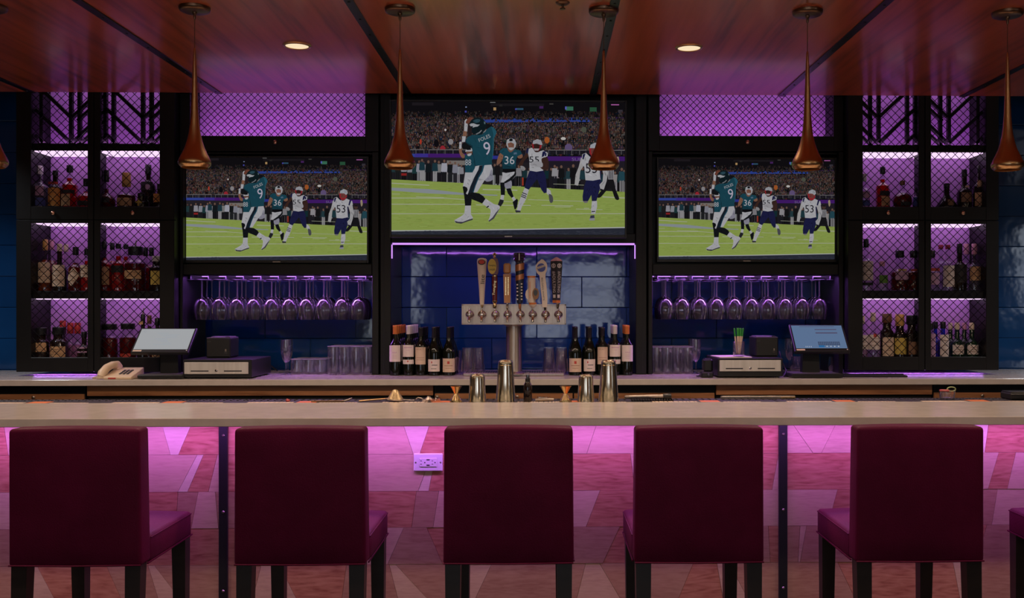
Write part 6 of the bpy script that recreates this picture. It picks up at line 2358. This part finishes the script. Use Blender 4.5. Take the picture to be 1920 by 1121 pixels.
for i in range(70):
    t_ = i / 69
    a_ = i * 1.25
    cs.append((lerp(tpx(196), tpx(174), math.sin(t_ * math.pi * .5)) + .004 * math.cos(a_), lerp(-.055, .03, t_) + .02 * math.sin(t_ * 9), .0065 + .0048 * math.sin(a_)))
mk('coiled_cord', MB().tube(cs, .0017, 5), M['almond'], tp, smooth=60)

# ------------------------------------------------------------------ things on the work rail
ZR = RZ + .008


def on_rail(u, Y=4.56):
    return ax(u, Y), Y


def shaker(label, u, vtop, wt, wb_, Y=4.56):
    x, _ = on_rail(u, Y)
    k = mpx(Y)
    H = az(vtop, Y, u) - ZR
    t = thing('cocktail_shaker', label, 'cocktail shaker', (x, Y, ZR), 'upturned shaker tins on the work rail')
    r0, r1 = wb_ * k / 2, wt * k / 2
    mk('tin', MB().lathe([(r0 * .97, 0), (r0 * 1.02, .001), (r0 * 1.02, .005), (r0, .007), (lerp(r0, r1, .55), H * .55), (r1 * 1.04, H * .90), (r1, H * .955), (r1 * .93, H * .985), (r1 * .86, H * .992)], 36), M['tin'], t, smooth=50)
    mk('base_disc', MB().lathe([(r1 * .86, H * .992), (r1 * .80, H), (r1 * .76, H), (r1 * .72, H * .985), (0, H * .985)], 36), M['tin'], t, smooth=30)
    mk('weld_ring', MB().lathe([(lerp(r0, r1, .93) + .0006, H * .872), (lerp(r0, r1, .95) + .0015, H * .88), (lerp(r0, r1, .96) + .0006, H * .888)], 36), M['gold'], t, smooth=50)
    return t


shaker('short upturned shaker tin beside the left jigger', 895, 701.5, 27, 33)
shaker('tall upturned shaker tin in the middle, before the tap column', 948, 675, 27, 37, 4.57)
shaker('short upturned shaker tin beside the right jigger', 1098.5, 702, 26, 32)
shaker('tall upturned shaker tin before the right wine bottles', 1141, 675, 27, 38, 4.57)
jg = None
for u, lab in ((855, 'gold hourglass jigger beside the short shaker at left'), (1060.5, 'gold hourglass jigger beside the short shaker at right')):
    x, Y = on_rail(u, 4.55)
    k = mpx(Y)
    H = az(724, Y, u) - ZR
    if jg is None:
        jg = thing('jigger', lab, 'jigger', (x, Y, ZR), 'gold jiggers')
        mk('lower_cup', MB().lathe([(12 * k, 0), (12.3 * k, .002), (9 * k, H * .22), (4 * k, H * .50), (3.4 * k, H * .54)], 24), M['gold'], jg, smooth=60)
        mk('upper_cup', MB().lathe([(3.4 * k, H * .54), (5 * k, H * .66), (9.6 * k, H * .94), (11.4 * k, H), (10.8 * k, H), (4 * k, H * .66), (0, H * .6)], 24), M['gold'], jg, smooth=60)
    else:
        dup(jg, (x, Y, ZR), label=lab)
# spray bottle
x, Y = on_rail(989.5, 4.57)
k = mpx(Y)
zs_ = lambda v: az(v, Y, 990) - ZR
sb = thing('spray_bottle', 'small dark spray bottle between the tall shaker and the gold jigger', 'bottle', (x, Y, ZR))
mk('bottle', MB().lathe([(0, .001), (7 * k, 0), (8 * k, .003), (8 * k, zs_(725)), (6.5 * k, zs_(719)), (4 * k, zs_(715)), (0, zs_(714))], 20), M['darkbottle'], sb, smooth=50)
mk('collar', MB().lathe([(4.6 * k, zs_(716)), (4.6 * k, zs_(709)), (0, zs_(709))], 16), M['plastic'], sb, smooth=40)
mk('nozzle', MB().lathe([(3 * k, zs_(709)), (3 * k, zs_(706)), (2.6 * k, zs_(703))], 12), M['plastic'], sb, smooth=40)
mk('clear_cap', MB().lathe([(4.0 * k, zs_(709)), (3.8 * k, zs_(700)), (3.2 * k, zs_(697.5)), (0, zs_(697))], 16), M['tumbler'], sb, smooth=40)
# fine strainer lying on its side: mesh cone, rim, handle
Y = 4.60
k = mpx(Y)
xs0 = ax(741, Y)
sn = thing('strainer', 'fine mesh cocktail strainer lying upside down with a long handle', 'strainer', (xs0, Y, ZR))
zz = lambda v: az(v, Y, 741) - ZR
mk('rim', MB().tube([(17 * k * math.cos(a_), 17 * k * math.sin(a_), .010 + .004 * math.cos(a_) * -1) for a_ in [2 * math.pi * i / 24 for i in range(25)]], .0028, 8), M['steel'], sn, smooth=60)
M['meshgold'] = noisy(mat('fine_wire_cloth', (.42, .30, .16), .4, metal=.6), (.30, .21, .11), (.48, .35, .19), (220, 220, 220))
mk('mesh_cone', MB().lathe([(15.5 * k, .010), (13 * k, .020), (9 * k, .036), (5 * k, zz(731.5)), (2 * k, zz(730)), (0, zz(729.6))], 24), M['meshgold'], sn, smooth=60)
mk('handle', MB().tube([(-15 * k, 0, .014), (-40 * k, -.01, .009), (-66 * k, -.02, .004)], [.0035, .004, .0045], 8), M['brass'], sn, smooth=60)
mk('rest_hook', MB().tube([(16 * k, 0, .008), (30 * k, .0, .005), (36 * k, 0, .006)], .0025, 8), M['steel'], sn, smooth=60)
# bar spoon / channel knife, red clip
Y = 4.58
k = mpx(Y)
sp = thing('bar_knife', 'slim steel garnish knife lying at a slant on the mats', 'knife', (ax(645, Y), Y, ZR))
mk('blade', MB().tube([(0, 0, .004), (8 * k, 0, .010), (15 * k, 0, .019)], [.004, .005, .002], 8), M['steel'], sp, smooth=60)
mk('grip', MB().tube([(-60 * k, -.01, .004), (-20 * k, -.004, .004), (0, 0, .004)], [.0035, .004, .004], 8), M['brassdark'], sp, smooth=60)
rc = thing('red_clip', 'small bright red clip on the mats, left of the garnish knife', 'clip', (ax(540, 4.6), 4.6, ZR))
mk('jaw', MB().box(-.009, .009, -.008, .008, 0, .010, .003), M['cap_red'], rc)
mk('lever', MB().box(-.008, .001, -.006, .006, .009, .014, .002), M['cap_red'], rc)
# corkscrew heap and clear tool
Y = 4.58
k = mpx(Y)
wo = thing('corkscrew', 'steel waiter corkscrew lying between the spray bottle and the right jigger', 'corkscrew', (ax(1021, Y), Y, ZR))
mk('handle', MB().tube([(-17 * k, 0, .008), (0, -.004, .011), (17 * k, 0, .010)], [.007, .009, .006], 10), M['steel'], wo, smooth=60)
mk('worm', MB().tube([(-14 * k + i * .0018, .006 * math.cos(i * .8), .018 + .005 * math.sin(i * .8)) for i in range(34)], .0018, 6), M['chrome'], wo, smooth=60)
mk('lever', MB().box(-12 * k, 2 * k, .006, .010, .012, .022, .002), M['chrome'], wo)
cl = thing('clear_pourer_tray', 'small clear plastic pourer holder on the mats left of the jigger', 'holder', (ax(808, Y), Y, ZR))
mk('tray', MB().lathe([(0, 0), (15 * k, 0), (17 * k, .004), (18 * k, .016), (17 * k, .016), (14 * k, .004), (0, .003)], 20), M['tumbler'], cl, smooth=50)
mk('pourer', MB().lathe([(0, .004), (7 * k, .004), (8 * k, .012), (5 * k, .02), (2 * k, .026), (0, .027)], 14, c=(-4 * k, 0, 0)), M['steel'], cl, smooth=50)
mk('spout', MB().tube([(-16 * k, 0, .016), (-24 * k, 0, .020), (-28 * k, 0, .013)], .0025, 8), M['steel'], cl, smooth=60)
# muddler
Y = 4.60
k = mpx(Y)
md = thing('muddler', 'steel muddler with black tip lying on the mats near the right tall shaker', 'muddler', (ax(1214, Y), Y, ZR))
zc_ = .021
mk('rod', MB().tube([(-43 * k, 0, zc_ - .002), (-41 * k, 0, zc_ - .002), (-30 * k, 0, zc_ - .001), (0, 0, zc_), (29 * k, 0, zc_)], [.005, .0085, .008, .009, .0105], 14), M['steel'], md, smooth=60)
mk('black_tip', MB().tube([(29 * k, 0, zc_), (31 * k, 0, zc_), (43 * k, 0, zc_ - .001), (44.5 * k, 0, zc_ - .001)], [.0125, .014, .0165, .014], 14), M['plastic'], md, smooth=50)
ra = MB()
for i in range(16):
    ra.box(-30 * k + i * .0125, -30 * k + i * .0125 + .008, -.02, .02, 0, .0105, .001)
mk('rest', ra, M['rubber'], md)
# garnish cup at right, black box at the far right
Y = 4.66
k = mpx(Y)
gc = thing('garnish_cup', 'small glass cup with red and green picks near the right end of the rail', 'glass', (ax(1776, Y), Y, ZR))
mk('cup', MB().lathe([(0, 0), (11 * k, 0), (13.5 * k, .006), (15 * k, .044), (14 * k, .044), (12.6 * k, .008), (0, .005)], 22), M['tumbler'], gc, smooth=50)
mk('red_sachets', MB().box(-14 * k, 3 * k, -.012, .012, .036, .046, .003), M['cap_red'], gc)
mk('green_ring', MB().tube([(8 * k + 8 * k * math.cos(a_), .0, .048 + .010 * math.sin(a_)) for a_ in [2 * math.pi * i / 16 for i in range(17)]], .003, 8), mat('pale_green', (.35, .42, .2), .5), gc, smooth=60)
bb = thing('service_caddy', 'low black caddy on the work rail at the right picture edge', 'caddy', (ax(1915, 4.66), 4.66, ZR))
mk('tray', MB().box(-.075, .16, -.05, .06, 0, .033, .006), M['plastic'], bb)
mk('lid_edge', MB().box(-.07, .155, -.045, .055, .033, .038, .003), M['plastic'], bb)
tr2 = thing('bar_tool_bar', 'long flat steel scraper lying on the rail before the walnut cooler front', 'bar tool', (ax(1425, 4.70), 4.70, RZ + .008))
mk('blade', MB().box(-.19, .17, -.004, .004, 0, .014, .002), M['steel'], tr2)
mk('edge', MB().box(.10, .17, -.006, -.004, .003, .009, .0008), M['gold'], tr2)
